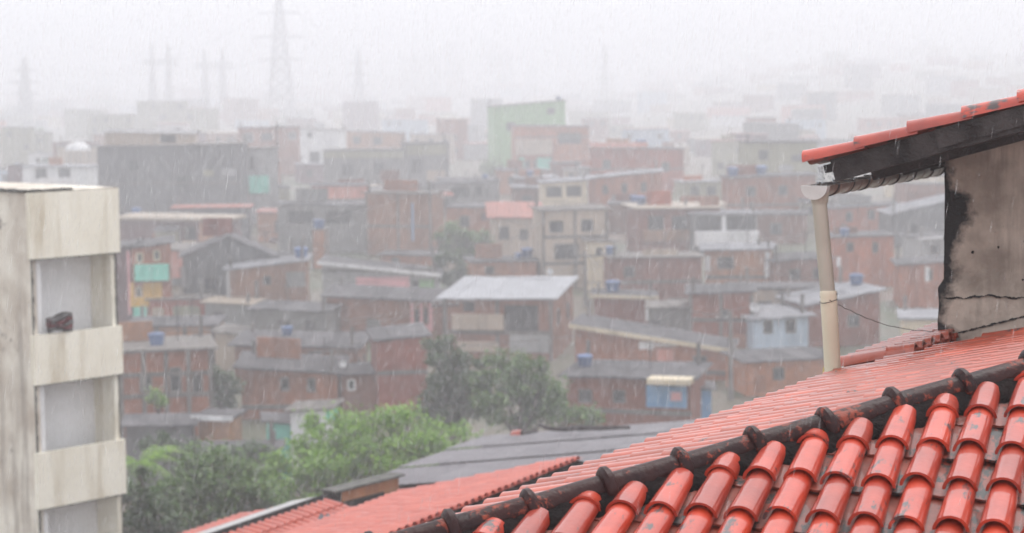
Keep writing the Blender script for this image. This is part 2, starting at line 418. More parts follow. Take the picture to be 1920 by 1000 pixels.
# hip caps with raised collars
hn = (nN + nL).normalized(); hn = (hn - HD * hn.dot(HD)).normalized(); hx = HD.cross(hn).normalized()
def hip_mesh(seed):
    q_ = random.Random(seed); g = MB(); rings = []
    prof = [(0, .057, 1), (.30, .063, 1), (.318, .065, 1), (.322, .078, 1.06), (.332, .086, 1.1), (.352, .088, 1.1), (.366, .08, 1.05), (.372, .07, 1)]
    for y, r_, hgt in prof:
        t = []
        for k in range(15):
            a = math.pi * (k / 14) * 1.16 - .08 * math.pi
            t.append((r_ * 1.02 * math.cos(a) + q_.uniform(-.001, .001), y, r_ * hgt * (math.sin(a) ** 1 if math.sin(a) > 0 else math.sin(a)) * 1.02))
        fl = .03
        t = [(t[0][0] + fl, y, t[0][2] - .006)] + t + [(t[-1][0] - fl, y, t[-1][2] - .006)]
        inn = [(x * .86, y, z - .012) for x, y, z in t]
        rings.append(t + inn[::-1])
    g.rings(rings, closed=True)
    n = len(rings[0]); last = (len(prof) - 1) * n; h_ = n // 2
    for k in range(h_ - 1): g.f.append((last + k, last + k + 1, last + n - 2 - k, last + n - 1 - k))
    return g.mesh('hip_tile', clay_hip, 40)
hm = [hip_mesh(s) for s in range(3)]
for k in range(-1, 11):
    O = H0 + hv * ((k * .3425 + .40) / hv.length) + hn * .062
    a = R(1.4); d_ = -HD
    zn = (hn * math.cos(a) + d_ * math.sin(a)).normalized(); ye = (d_ * math.cos(a) - hn * math.sin(a) * -1).normalized()
    ye = (ye - zn * ye.dot(zn)).normalized(); ax = ye.cross(zn)
    inst('hip_tile', hm[k % 3], roof, Matrix.Translation(-HB) @ frame(O + hx * jr.uniform(-.008, .008), (ax + ye * jr.uniform(-.05, .05)).normalized(), (ye + ax * jr.uniform(-.04, .04) + zn * jr.uniform(-.02, .015)).normalized(), zn))
# mortar bed on both sides of the hip
mb = MB(); jm = random.Random(11); nseg = 150
rings = []
sd = eN - HD * eN.dot(HD); sd.normalize()
sl = eL - HD * eL.dot(HD); sl.normalize()
for i in range(nseg + 1):
    Pm = H0 - HD * .5 + HD * (i / nseg * (hv.length + 1.6))
    j = lambda a: jm.uniform(-a, a)
    rings.append([Pm + sl * .10 + nL * .0, Pm + sl * (.075 + j(.006)) + nL * (.055 + j(.008)), Pm + hn * .085, Pm + sd * (.055 + j(.005)) + nN * (.075 + j(.01)), Pm + sd * (.10 + j(.01)) + nN * (.066 + j(.012)), Pm + sd * (.135 + j(.016)) + nN * (.045 + j(.012)), Pm + sd * (.175 + j(.02)) + nN * .0])
mb.rings(rings, closed=False)
mb.build('mortar_bed', mortar_shade_dark, roof, 60, off=HB)

# raised strip of tiles further along the left eave
lift = .05
jr2 = random.Random(5)
wR = (on_plane(1752, 662, H0, nL) - H0).dot(eL); i0 = 5.40; eR = .17
raised_deck = deck_slab([H0 + cL * (i0 + .02) + eL * (wR - .2) + nL * (lift - .02), H0 + cL * (i0 + 4.4) + eL * (wR - .2) + nL * (lift - .02), H0 + cL * (i0 + 4.4) + eL * (eR - .04) + nL * (lift - .02), H0 + cL * (i0 + .02) + eL * (eR - .04) + nL * (lift - .02)], nL, .1)
rd = raised_deck.build('raised_roof', clay_channel, house, off=HB)
for i in range(0, 20):
    for kind, off in (('cover', 0), ('channel', SP / 2)):
        for k in range(0, 4):
            s = eR - .36 - k * EX
            lim = wR - .25 + .03 * jr2.random(); end = s + .38; s = max(s, lim); cut = (end - s) / .38
            if cut < .2: continue
            Pm = H0 + cL * (i0 + i * SP + off) + eL * s + nL * lift
            a = R(1.9 + jr2.uniform(-.5, .5)); zn, ye = tilt(nL, eL, -a)
            ax = (cL + eL * jr2.uniform(-.015, .015)).normalized(); sgn = 1 if ax.cross(ye).dot(zn) > 0 else -1
            O = Pm + nL * (.04 if kind == 'cover' else .018)
            inst('cover_tile' if kind == 'cover' else 'channel_tile', coverL_me if kind == 'cover' else chanL_me, rd, Matrix.Translation(-HB) @ frame(O, ax * sgn, ye * cut, zn))

# upper storey: wall, verge roof, gutter
AU = 64
eu = Vector((math.cos(R(AU)), math.sin(R(AU)), 0)); vu = Vector((math.sin(R(AU)), -math.cos(R(AU)), 0)); Z = Vector((0, 0, 1))
WC = on_plane(1768, 660, H0, nL)
E_U = at(1517, 293, 12.5)
pu = R(15.4)
up_u = (vu * math.cos(pu) + Z * math.sin(pu)).normalized(); n_u = (Z * math.cos(pu) - vu * math.sin(pu)).normalized()
# wall: a plastered slab with an uneven face, broken into a rough grid
wl = MB(); jw = random.Random(2)
W_LEN, W_BOT = 6.4, -2.9
def wall_top(s): # underside of the upper roof above wall position s
    b = (WC + vu * s) - E_U; return E_U.z + b.dot(vu) * math.tan(pu) - .13
ns, nz = 120, 44
for j in range(nz + 1):
    for i in range(ns + 1):
        s = W_LEN * i / ns; t = j / nz; z = W_BOT + (wall_top(s) - W_BOT) * t
        d = .006 * math.sin(s * 9 + z * 5) + jw.uniform(-.002, .002)
        crack = -1.345 + .02 * math.sin(s * 23) + .012 * math.sin(s * 57)
        if z < crack: d -= .022                                   # thicker skirt of render near the roof
        elif z < crack + .04: d += .012
        if i == 0: s += jw.uniform(-.006, .006) + (-.03 if z < crack else 0)
        p = WC + vu * s + eu * d; wl.v.append((p.x, p.y, z))
for j in range(nz):
    for i in range(ns):
        a = j * (ns + 1) + i; wl.f.append((a, a + 1, a + ns + 2, a + ns + 1))
m0 = len(wl.v)
q0, q1 = WC, WC + vu * W_LEN
for p in (q0, q1, q1 + eu * 3.4, q0 + eu * 3.4):
    s = (p - WC).dot(vu)
    wl.v += [(p.x, p.y, W_BOT), (p.x, p.y, wall_top(s))]
wl.f += [(m0 + 2, m0 + 4, m0 + 5, m0 + 3), (m0 + 4, m0 + 6, m0 + 7, m0 + 5), (m0 + 6, m0, m0 + 1, m0 + 7)]
pm = mat('stained_plaster', (.62, .52, .44), (.33, .27, .225), 3.4, .75, .7, 14, streak=3, dark=(.15, .12, .10), dark_amt=.07)
nt = pm.node_tree; N = nt.nodes.new; L = nt.links.new; b = nt.nodes['Principled BSDF']; oldc = b.inputs['Base Color'].links[0].from_socket
tcw = N('ShaderNodeTexCoord'); sub = N('ShaderNodeVectorMath'); sub.operation = 'SUBTRACT'; L(tcw.outputs['Object'], sub.inputs[0]); sub.inputs[1].default_value = WC - HB
dt = N('ShaderNodeVectorMath'); dt.operation = 'DOT_PRODUCT'; L(sub.outputs[0], dt.inputs[0]); dt.inputs[1].default_value = vu
sz = N('ShaderNodeSeparateXYZ'); L(tcw.outputs['Object'], sz.inputs[0])
cv_ = N('ShaderNodeMapRange'); cv_.inputs[1].default_value = WC.z - HB.z; cv_.inputs[2].default_value = WC.z - HB.z + 1.2; L(sz.outputs[2], cv_.inputs[0])
fc = N('ShaderNodeFloatCurve'); cm = fc.mapping.curves[0]
for i_, (x_, y_) in enumerate(((0, .10), (.12, .09), (.2, .0), (.27, .02), (.36, .06), (.5, .07), (.66, .11), (.78, .19), (.86, .20), (.93, .09), (1, .03))):
    if i_ < 2: cm.points[i_].location = (x_, y_)
    else: cm.points.new(x_, y_)
fc.mapping.update(); L(cv_.outputs[0], fc.inputs['Value'])
nz1 = N('ShaderNodeTexNoise'); nz1.inputs['Scale'].default_value = 9; nz1.inputs['Detail'].default_value = 9; nz1.inputs['Roughness'].default_value = .68; L(tcw.outputs['Object'], nz1.inputs['Vector'])
m1 = N('ShaderNodeMath'); m1.operation = 'MULTIPLY_ADD'; L(nz1.outputs['Fac'], m1.inputs[0]); m1.inputs[1].default_value = .26; m1.inputs[2].default_value = -.145
m2 = N('ShaderNodeMath'); L(m1.outputs[0], m2.inputs[0]); L(fc.outputs[0], m2.inputs[1])
m3 = N('ShaderNodeMath'); m3.operation = 'SUBTRACT'; L(m2.outputs[0], m3.inputs[0]); L(dt.outputs['Value'], m3.inputs[1])
rg_ = N('ShaderNodeMapRange'); rg_.inputs[1].default_value = -.05; rg_.inputs[2].default_value = .03; L(m3.outputs[0], rg_.inputs[0])
mxw = N('ShaderNodeMix'); mxw.data_type = 'RGBA'; L(rg_.outputs[0], mxw.inputs[0]); L(oldc, mxw.inputs[6]); mxw.inputs[7].default_value = (.016, .015, .016, 1)
L(mxw.outputs[2], b.inputs['Base Color'])
upper_wall = wl.build('upper_wall', pm, house, 50, off=HB)
# black mould patch and cracks: thin crusts on the face with ragged outlines
def crust(name, m, left, right, z0, z1, n, seed, proud=.016, amp=.03):
    g = MB(); q = random.Random(seed); L_, R_ = [], []
    for i in range(n + 1):
        t = i / n; z = z0 + (z1 - z0) * t
        L_.append((left(t) + (q.uniform(-amp, amp) * .3 if left(t) > .02 else 0), z)); R_.append((right(t) + q.uniform(-amp, amp), z))
    f = lambda s, z, o: WC + vu * s - eu * o + Vector((0, 0, z - WC.z))
    rr = []
    for (a, z), (b, _) in zip(L_, R_):
        b = max(b, a + .004)
        rr.append([f(a, z, -.02), f(a, z, proud), f((a + b) / 2, z, proud + .003), f(b - .004, z, proud), f(b, z, -.02)])
    g.rings(rr, closed=False); return g.build(name, m, upper_wall, 60, off=HB)
zA = at(1768, 330, WC.y).z; zB = at(1768, 520, WC.y).z; zC = at(1768, 585, WC.y).z
for k, (xa, ya, xb, yb_) in enumerate(((1772, 557, 1925, 556), (1766, 632, 1845, 612), (1845, 612, 1925, 592))):
    g = MB(); q = random.Random(20 + k); rr = []
    n = 80
    for i in range(n + 1):
        t = i / n; Pm = on_plane(xa + (xb - xa) * t, ya + (yb_ - ya) * t + q.uniform(-.9, .9) + (2.2 * math.sin(t * 9) + 1.2 * math.sin(t * 31) if k == 0 else 0), WC, eu); w = (.002 + .008 * abs(math.sin(t * 13 + k)) ) * q.uniform(.7, 1.3)
        rr.append([Pm + Z * w - eu * -.02, Pm + Z * w * .6 - eu * .03, Pm - Z * w * .6 - eu * .034, Pm - Z * w + eu * .02])
    g.rings(rr, closed=False); g.build('crack_crust', mould, upper_wall, 60, off=HB)
for k in range(6):
    xa, ya = jw.uniform(1800, 1925), jw.uniform(380, 600)
    Pm = on_plane(xa, ya, WC, eu); g = MB(); s = jw.uniform(.004, .009)
    ring = [Pm + vu * (s * math.cos(a) * jw.uniform(.6, 1.3)) + Z * (s * math.sin(a) * jw.uniform(.6, 1.6)) for a in [i * math.pi / 4 for i in range(8)]]
    g.rings([[p + eu * .01 for p in ring], [p - eu * .012 for p in ring]], cap=True); g.build('chip', mould, upper_wall, off=HB)
# upper roof deck, barge board, rafters, verge tiles
udk = MB(); udk.obox(E_U, up_u, eu, n_u, .03, 7.4, .14, 4.2, -.125, -.075)
uroof = udk.build('upper_roof', timber, house, off=HB)
bb = MB(); q = random.Random(8); rr = []
for i in range(41):
    s = .115 + i / 40 * 7.2; w = lambda a: q.uniform(-a, a)
    rr.append([E_U + up_u * s + eu * (.03 + w(.002)) - n_u * (.055 + w(.003)), E_U + up_u * s + eu * .065 - n_u * .055, E_U + up_u * s + eu * .065 - n_u * (.20 + w(.004)), E_U + up_u * s + eu * (.03 + w(.002)) - n_u * (.197 + w(.005))])
bb.rings(rr, cap=True); bb.build('barge_board', timber, uroof, 30, off=HB)
g = MB(); g.obox(E_U, up_u, eu, n_u, .80, 7.2, .012, .028, -.165, -.05); g.build('barge_board', timber, uroof, off=HB)
for k in range(5):
    g = MB(); g.obox(E_U, up_u, eu, n_u, .18, 3.5, .62 + k * .75, .70 + k * .75, -.235, -.126); g.build('rafter', timber, uroof, off=HB)
cv = barrel('verge_tile', clay, .40, .062, .078, .012, .95, 14, .003)
ch2 = trough('eave_channel_tile', clay_channel, .40, .075, .07, .045)
dn_u = -up_u
for j in range(0, 20):
    for k in range(0, 21):
        s = k * .345
        for kind, off in (('cover', 0.04), ('channel', .125)):
            if j > 1 and (k > 6 or kind == 'channel') or (j > 6 and k > 2): continue
            a = R(2.6 + jr2.uniform(-.6, .6)); zn, ye = tilt(n_u, dn_u, -a)
            ax = ye.cross(zn)
            O = E_U + up_u * (s + .36) + eu * (off + j * .17) + n_u * (-.045 if kind == 'cover' else -.062)
            inst('cover_tile' if kind == 'cover' else 'channel_tile', cv if kind == 'cover' else ch2, uroof, Matrix.Translation(-HB) @ frame(O, ax, ye, zn))
# gutter
GA = at(1527, 349, 12.42); GL = 3.1
def arc_pts(O, r_, n=12, a0=180, a1=360): return [O + vu * (r_ * math.cos(R(a0 + (a1 - a0) * k / n))) + Z * (r_ * math.sin(R(a0 + (a1 - a0) * k / n))) for k in range(n + 1)]
g = MB(); rr = []
for i in range(19):
    O = GA + eu * (GL * i / 18); rr.append(arc_pts(O, .074) + arc_pts(O, .069)[::-1])
g.rings(rr, closed=True); gut = g.build('gutter', pvc_brown, house, 40, off=HB)
g = MB(); ring = arc_pts(GA, .086, 14); g.rings([[p - eu * .012 for p in ring], [p + eu * .05 for p in ring]], closed=True, cap=True); g.build('end_cap', white_cap, gut, 40, off=HB)
for t in (.28, .62, .98, 1.35, 1.75, 2.2, 2.7, 3.05):
    g = MB(); O = GA + eu * t; g.rings([arc_pts(O + eu * d, .080) + arc_pts(O + eu * d, .073)[::-1] for d in (-.013, .013)], closed=True, cap=True)
    g.obox(O, vu, eu, Z, -.07, .08, -.008, .008, .002, .010); g.build('bracket', steel, gut, 40, off=HB)
for k in range(13):
    g = MB(); O = GA + eu * (.12 + k * .235); g.rings([arc_pts(O + eu * d, .0775) + arc_pts(O + eu * d, .072)[::-1] for d in (-.02, .02)], closed=True, cap=True); g.build('rib', pvc_brown, gut, 40, off=HB)
g = MB(); g.obox(GA - Z * .025, vu, eu, Z, -.063, .063, .03, GL - .02, -.004, 0); g.build('standing_water', water_m, gut, off=HB)
# downpipe
dp0 = GA - Z * .055 + eu * .06 + vu * .015; dpm = at(1553, 548, 12.44); dp1 = on_plane(1567, 724, H0, nL) + nL * .06
g = MB(); g.tube([dp0, dp0 - Z * .06, dpm - Z * .03], [.052, .047, .047], 20); dpipe = g.build('downpipe', pvc, house, 40, off=HB)
g = MB(); g.tube([dp0 + Z * .02, dp0 - Z * .055], [.062, .053], 18); g.build('outlet', pvc, dpipe, 40, off=HB)
g = MB(); g.tube([dpm + Z * .012, dpm, (dpm + dp1) / 2, dp1 - Z * .05], [.049, .0535, .0525, .052], 20); g.build('sleeve', pvc_cream, dpipe, 40, off=HB)
g = MB(); q = random.Random(6); ring = []
for k in range(14):
    a = k / 14 * 2 * math.pi; rr_ = .062 + q.uniform(-.008, .012); ring.append(dp1 + cL * rr_ * math.cos(a) + eL * rr_ * math.sin(a))
g.rings([[p + nL * .03 for p in ring], [p + nL * .075 + (dp1 - p) * .25 for p in ring]], cap=True); g.build('sealant_collar', ochre, dpipe, 40, off=HB)
# tie wire from pipe to wall
wa = at(1556, 563, 12.39); wb = on_plane(1762, 622, WC, eu) - vu * .01
g = MB(); pts = []
q = random.Random(9)
for i in range(33):
    t = i / 32; p = wa.lerp(wb, t) - Z * (.055 * math.sin(math.pi * t) ** 1) + Z * q.uniform(-.0025, .0025); pts.append(p)
g.tube(pts, .0024, 5); wire = g.build('tie_wire', steel, house, off=HB)
for dz in (0, .035):
    g = MB(); cpt = dpm.lerp(dp1, .1) + Z * dz
    g.tube([cpt + Vector((math.cos(a) * .056, math.sin(a) * .056, .012 * math.sin(a * 1.3))) for a in [i / 18 * 2 * math.pi for i in range(19)]], .0022, 5); g.build('wire_loop', steel, wire, off=HB)
# water falling from the eave into the gutter
g = MB(); q = random.Random(13)
def drop(g, p, r_, l):
    a = [(p.x + r_, p.y, p.z), (p.x, p.y + r_, p.z), (p.x - r_, p.y, p.z), (p.x, p.y - r_, p.z)]
    n = len(g.v); g.v += a + [(p.x, p.y, p.z + l), (p.x, p.y, p.z - l * .5)]
    for k in range(4): g.f += [(n + k, n + (k + 1) % 4, n + 4), (n + (k + 1) % 4, n + k, n + 5)]
for i in range(150):
    j = q.choice((0, 0, 0, 1, 2, 4, 7)); p = E_U + eu * (j * .17 + q.uniform(.02, .16)) + vu * q.uniform(.01, .06) - n_u * .07
    drop(g, p - Z * (q.random() ** .8 * .16), q.uniform(.0015, .0035), q.uniform(.006, .022))
for i in range(34):
    p = GA + eu * q.uniform(.6, 3) + vu * q.uniform(.0, .3) - Z * q.uniform(.1, 1.1); drop(g, p, q.uniform(.002, .0035), .004)
tag(g.build('dripping_water', water_m, None, 'all'), 'water drops falling from the eave tiles into the gutter', 'water', kind='stuff')
# ------------------------------------------------------------------ apartment block on the left
AY = 48
ac = at(62, 600, 43.0)
apt = empty('apartment_block', (ac.x, ac.y, -20), R(AY))
tag(apt, 'stained cream apartment block with stacked open balconies at the left edge', 'building')
au = Vector((math.cos(R(AY)), math.sin(R(AY)), 0)); av = Vector((-math.sin(R(AY)), math.cos(R(AY)), 0))
def a_loc(p): q = p - Vector((ac.x, ac.y, -20)); return q.dot(au), q.dot(av), q.z
AW = a_loc(on_plane(221, 600, Vector((ac.x, ac.y, 0)), av))[0]
def az_(y): return a_loc(on_plane(62, y, Vector((ac.x, ac.y, 0)), av))[2]
rows = [(361, 486), (629, 723), (851, 957), (1079, 1181), (1305, 1408)]
rows = [(az_(a), az_(b)) for a, b in rows]
while rows[-1][1] > 2.5: rows.append((rows[-1][0] - 2.62, rows[-1][1] - 2.62))
ztop = rows[0][0]
g = MB(); g.box(-.0, .13, .02, 9, -1, ztop - .02); g.build('side_wall', apt_wall, apt)
g = MB(); g.box(AW - .13, AW, .02, 9, -1, ztop - .02); g.build('side_wall', apt_cream, apt)
g = MB(); g.box(.13, AW - .13, .8, 9, -1, ztop - .02); g.build('core', apt_inner, apt)
g = MB(); g.box(-.02, AW + .03, -.085, 9.02, ztop, ztop + .02); rf_ = g.build('roof_cap', apt_wall, apt)
q = random.Random(31)
g = MB()
for i in range(60):
    y_ = q.uniform(-.05, 1.6) if i % 2 else -.05; x_ = q.uniform(-.02, AW * .45) if not i % 2 else -.02; h_ = q.uniform(.01, .05)
    g.box(x_ - .06, x_ + .06, y_ - .05, y_ + .05, ztop + .012, ztop + .02 + h_)
tag(g.build('moss', grime, rf_), kind='stuff')
for k, (zt_, zb_) in enumerate(rows):
    g = MB(); g.box(-.07, AW + .05, -.09, .03, zb_, zt_ - .003); pp = g.build('parapet', apt_cream, apt)
    g = MB(); g.box(.13, AW - .13, .031, .8, zb_ + .05, zb_ + .19); g.build('floor_slab', apt_inner, apt)
    if k < len(rows) - 1:
        zo = rows[k + 1][0]
        g = MB(); g.box(.131, .30, .10, .30, zo - .9, zb_ + .05); g.build('jamb', apt_inner if k else apt_inner, apt)
        g = MB()                                               # grime along the drip edge of the parapet
        for i in range(26):
            x_ = -.07 + (AW + .1) * i / 26; h_ = q.uniform(.008, .03)
            g.box(x_, x_ + AW / 22, -.096, .0, zb_ - h_, zb_ - .001)
        g.build('drip_edge', grime, pp)
        g = MB()
        for i in range(12):
            zz = zo + (zb_ - zo) * i / 12; w = q.uniform(.012, .05)
            g.box(-.006, w, -.004, .018, zz, zz + (zb_ - zo) / 12)
        g.build('dark_edge_strip', grime, apt)  # dark ragged strip down the left edge of each balcony opening
        g = MB()
        for i in range(10):
            zz = zo + (zb_ - zo) * i / 10; w = q.uniform(.0, .03)
            g.box(AW - (.03 if k == 0 else .008) - w * .5, AW + .004, -.004, .018, zz, zz + (zb_ - zo) / 10)
        g.build('dark_edge_strip', grime, apt)
# laundry bundle lying on the upper parapet
bp_ = on_plane(111, 611, Vector((ac.x, ac.y, 0)) , av)
bund = empty('cloth_bundle', (bp_.x, bp_.y, rows[1][0] - 20), R(AY))
tag(bund, 'dark red bundle of cloth on the apartment balcony parapet', 'cloth')
red_cloth = mat('dark_red_cloth', (.16, .025, .03), (.07, .02, .025), 14, .9, .6)
q = random.Random(5)
for k in range(5):
    g = MB(); rr = []
    for i in range(9):
        t = i / 8; x_ = -.30 + .6 * t; w = .13 * math.sin(math.pi * (.12 + .76 * t)) + .03
        rr.append([(x_ + q.uniform(-.012, .012), -.02 + w * math.cos(a) * 1.0 + q.uniform(-.012, .012), max(.002, .075 + k * .062 + (.075 if k else .07) * math.sin(a) + .05 * math.sin(t * 5 + k) + q.uniform(-.012, .012))) for a in [j * math.pi / 5 for j in range(10)]])
    g.rings(rr, cap=True); g.build('folded_cloth', red_cloth if k % 2 else steel, bund, 50)

# ------------------------------------------------------------------ red roofs and grey roof below the camera
def tiled_plane(name, m, parent, O, across, down, n, L, sp, ex, rad, off):
    """rows of barrel tiles joined as one covering"""
    g = MB(); nn = across.cross(down).normalized()
    if nn.z < 0: nn = -nn
    q = random.Random(17); rows_ = int(L / ex)
    for i in range(n):
        for k in range(rows_):
            j = q.uniform(-.008, .008); lift = q.uniform(0, .008)
            rr = []
            for s_, r_ in ((k * ex, rad * .86), ((k + 1) * ex, rad)):
                base = O + across * (i * sp + j) + down * s_ + nn * (lift + (.0 if s_ == k * ex else .018))
                rr.append([base + across * (r_ * math.cos(math.pi * t / 6)) + nn * (r_ * .8 * math.sin(math.pi * t / 6)) for t in range(7)])
            g.rings(rr, closed=False)
            n_ = len(g.v); g.f.append(tuple(range(n_ - 7, n_)))
    for k in range(rows_):
        g.quad(O + down * (k * ex) - across * sp, O + across * (n * sp) + down * (k * ex), O + across * (n * sp) + down * ((k + 1) * ex) + nn * .012, O - across * sp + down * ((k + 1) * ex) + nn * .012)
    return tag(g.build(name, m, parent, 40, off=off), kind='stuff')
def wallbox(parent, name, m, pts, zb, off):
    g = MB(); n = len(pts)
    for i in range(n):
        a, b = pts[i], pts[(i + 1) % n]; g.quad((a.x, a.y, zb), (b.x, b.y, zb), b, a)
    g.v += [tuple(p) for p in pts]; g.f.append(tuple(range(len(g.v) - n, len(g.v))))
    return g.build(name, m, parent, off=off)
# gabled red roof in the lower middle
rA, rB = at(735, 1002, 25.0), at(1082, 867, 30.0)
rd_ = (rB - rA); rd_.z = 0; rlen = rd_.length; rd_.normalize(); rA.z = rB.z = -5.78
pl = Vector((-rd_.y, rd_.x, 0)); sl_ = R(14.5)
dL = pl * math.cos(sl_) - Z * math.sin(sl_); dR = -pl * math.cos(sl_) - Z * math.sin(sl_)
HB2 = Vector((rA.x, rA.y, -20))
red_house = tag(empty('red_roofed_house', HB2), 'house with wide pinkish red tiled gable roof just below the foreground hip', 'house')
rS = rA - rd_ * 2.2; nL2 = int((rlen + 2.2) / .2)
tiled_plane('left_roof_slope', clay_mid, red_house, rS + Z * .09 + dL * -.12, rd_, dL, nL2, 3.3, .2, .36, .085, HB2)
tiled_plane('right_roof_slope', clay_mid, red_house, rS - Z * .02, rd_, dR, nL2, 4.2, .2, .36, .085, HB2)
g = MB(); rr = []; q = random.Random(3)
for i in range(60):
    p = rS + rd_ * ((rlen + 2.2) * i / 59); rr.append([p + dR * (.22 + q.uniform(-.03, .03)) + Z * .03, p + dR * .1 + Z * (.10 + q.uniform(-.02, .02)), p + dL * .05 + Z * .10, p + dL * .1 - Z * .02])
g.rings(rr, closed=False); g.build('ridge_shadow_strip', mortar_shade_dark, red_house, off=HB2)  # dark strip paints the shadow line where the left tiles overlap the ridge
eR2 = rS + rd_ * (rlen + 2.0)
wallbox(red_house, 'wall', plaster_old, [rS + dL * 2.95 - Z * .15, rS - Z * .15, rS + dR * 3.9 - Z * .15, eR2 + dR * 3.9 - Z * .15, eR2 - Z * .15, eR2 + dL * 2.95 - Z * .15], -20.4, HB2)
# second red roof with a metal flashing
sA, sB = at(425, 1006, 31.7), at(622, 938, 34.5)
zz = (sA.z + sB.z) / 2; sA.z = sB.z = zz
sd_ = (sB - sA); slen = sd_.length; sd_.normalize(); sp_ = Vector((-sd_.y, sd_.x, 0))
eL2 = sp_ * math.cos(R(13)) - Z * math.sin(R(13)); eR_ = -sp_ * math.cos(R(13)) - Z * math.sin(R(13))
HB3 = Vector((sA.x, sA.y, -20))
low_house = tag(empty('low_red_house', HB3), 'low red tiled roof with a long grey metal flashing at the bottom left', 'house')
s0_ = sA - sd_ * 1.5
tiled_plane('left_roof_slope', clay_mid, low_house, s0_ + eL2 * .62, sd_, eL2, int((slen + 1.3) / .2), 1.1, .2, .36, .085, HB3)
tiled_plane('right_roof_slope', clay_mid, low_house, s0_ + Z * .02, sd_, eR_, int((slen + 1.6) / .2), 3.0, .2, .36, .085, HB3)
nfl = sd_.cross(eL2).normalized(); nfl = nfl if nfl.z > 0 else -nfl
g = MB(); g.obox(s0_, sd_, eL2, nfl, 0, slen + 1.2, .12, .62, .10, .13); g.build('metal_flashing', rf_white, low_house, off=HB3)
g = MB(); g.obox(s0_, sd_, eL2, nfl, 0, slen + 1.6, .03, .10, .02, .13); g.build('ridge_edge', mould, low_house, off=HB3)
eS = s0_ + sd_ * (slen + 1.5)
wallbox(low_house, 'wall', plaster_old, [s0_ + eL2 * 1.8 - Z * .15, s0_ - Z * .15, s0_ + eR_ * 2.8 - Z * .15, eS + eR_ * 2.8 - Z * .15, eS - Z * .15, eS + eL2 * 1.8 - Z * .15], -20.4, HB3)
# pale sheet lying in the valley between the roofs
vA = at(588, 985, 31.2)
g = MB(); rr = []
for i in range(25):
    x_ = i * .026; rr.append([vA + Vector((x_, -.35, .03 * math.sin(i * 1.57) - .03)), vA + Vector((x_ + .05, .5, .06 + .03 * math.sin(i * 1.57)))])
for a, b in zip(rr, rr[1:]): g.quad(a[0], b[0], b[1], a[1]); g.quad(a[0] - Z * .008, a[1] - Z * .008, b[1] - Z * .008, b[0] - Z * .008)
tag(g.build('corrugated_sheet', rf_light, None, 'all'), 'pale corrugated sheet lying in the valley between two red roofs', 'sheet')
# short brick wall with a dark opening
kA, kB = at(627, 926, 36.5), at(748, 912, 38.0)
kd = (kB - kA); kd.z = 0; kw = kd.length; kd.normalize(); kz = Vector((-kd.y, kd.x, 0))
bwall = tag(empty('brick_parapet', kA - Z * 14), 'short brown brick parapet with a dark post between red roof and grey roof', 'wall')
o_ = kA - Z * 14
g = MB(); g.obox(kA, kd, kz, Z, .14, kw, 0, .25, -12, 0); g.build('wall', B2, bwall, off=o_)
g = MB(); g.obox(kA, kd, kz, Z, -.02, .14, -.05, .25, -12, .02); g.build('post', mould, bwall, off=o_)
g = MB(); g.obox(kA, kd, kz, Z, -.05, kw + .1, -.08, .3, .021, .06); g.build('coping', grime, bwall, off=o_)
g = MB(); g.obox(kA, kd, kz, Z, .14, kw * .75, -.03, .0, -.6, -.2); g.build('opening_shade', mould, bwall, off=o_)  # black slab in place of the opening, its shade put into the colour
# big grey corrugated roof
gA, gB, gC = at(632, 921, 40.5), at(905, 819, 58), at(1330, 787, 61)
gD = gA + (gC - gB)
HB4 = Vector((gA.x, gA.y, -20))
grey_house = tag(empty('grey_roofed_shed', HB4), 'long dark grey corrugated roof stretching behind the red roofs', 'shed')
gx = (gC - gB); gxl = gx.length; gx.normalize(); gy = (gB - gA); gyl = gy.length; gy.normalize(); gn = gx.cross(gy).normalized()
for row in range(3):
    a0, a1 = gyl * row / 3 - .12, gyl * (row + 1) / 3
    for k in range(int(gxl / .92)):
        g = MB(); rr = []
        x0_ = k * .92
        for i in range(21):
            x_ = x0_ + i * .05; h_ = .008 * math.sin(x_ * 2 * math.pi / .2) + .004 * (k % 2)
            rr.append((x_, h_))
        rises = .012 * row
        for (xa, ha), (xb, hb) in zip(rr, rr[1:]):
            o1 = gn * (ha + rises + .025); o2 = gn * (hb + rises + .025); o3 = gn * (ha + rises); o4 = gn * (hb + rises)
            g.quad(gA + gx * xa + gy * a0 + o1, gA + gx * xb + gy * a0 + o2, gA + gx * xb + gy * a1 + o4, gA + gx * xa + gy * a1 + o3)
        g.build('roof_sheet', rf_slate, grey_house, 'all', off=HB4)
wallbox(grey_house, 'wall', concrete, [p - Z * .2 for p in (gA + gx * .3 + gy * .3, gA + gx * (gxl - .3) + gy * .3, gA + gx * (gxl - .3) + gy * (gyl - .2), gA + gx * .3 + gy * (gyl - .2))], -20.4, HB4)
def on_grey(x, y): return on_plane(x, y, gA + gn * .17, gn)
t0, t1 = on_grey(1010, 808), on_grey(1180, 806)
g = MB(); q = random.Random(2); pts = [t0.lerp(t1, i / 10) + Z * (.06 + q.uniform(-.02, .02) + (.10 if i == 0 else 0)) for i in range(11)]
g.tube(pts, [.07 + q.uniform(-.02, .02) for _ in pts], 8)
tag(g.build('old_pole', timber, None, 40), 'black rotten pole lying along the top of the grey roof', 'pole')
t0, t1 = on_grey(978, 816), on_grey(1006, 812)
g = MB(); g.tube([t0 + Z * .05, t1 + Z * .06], [.06, .05], 7); tag(g.build('short_stick', timber, None), 'short black stick next to the red scrap on the grey roof', 'stick')
bk = on_grey(968, 815); g = MB()
g.hexa([bk + Vector(v) for v in [tuple(.6 * c_ for c_ in v_) for v_ in ((-.28, -.2, 0), (.3, -.22, 0), (.26, .2, 0), (-.25, .18, 0), (-.22, -.17, .15), (.2, -.16, .2), (.2, .16, .2), (-.2, .15, .15))]])
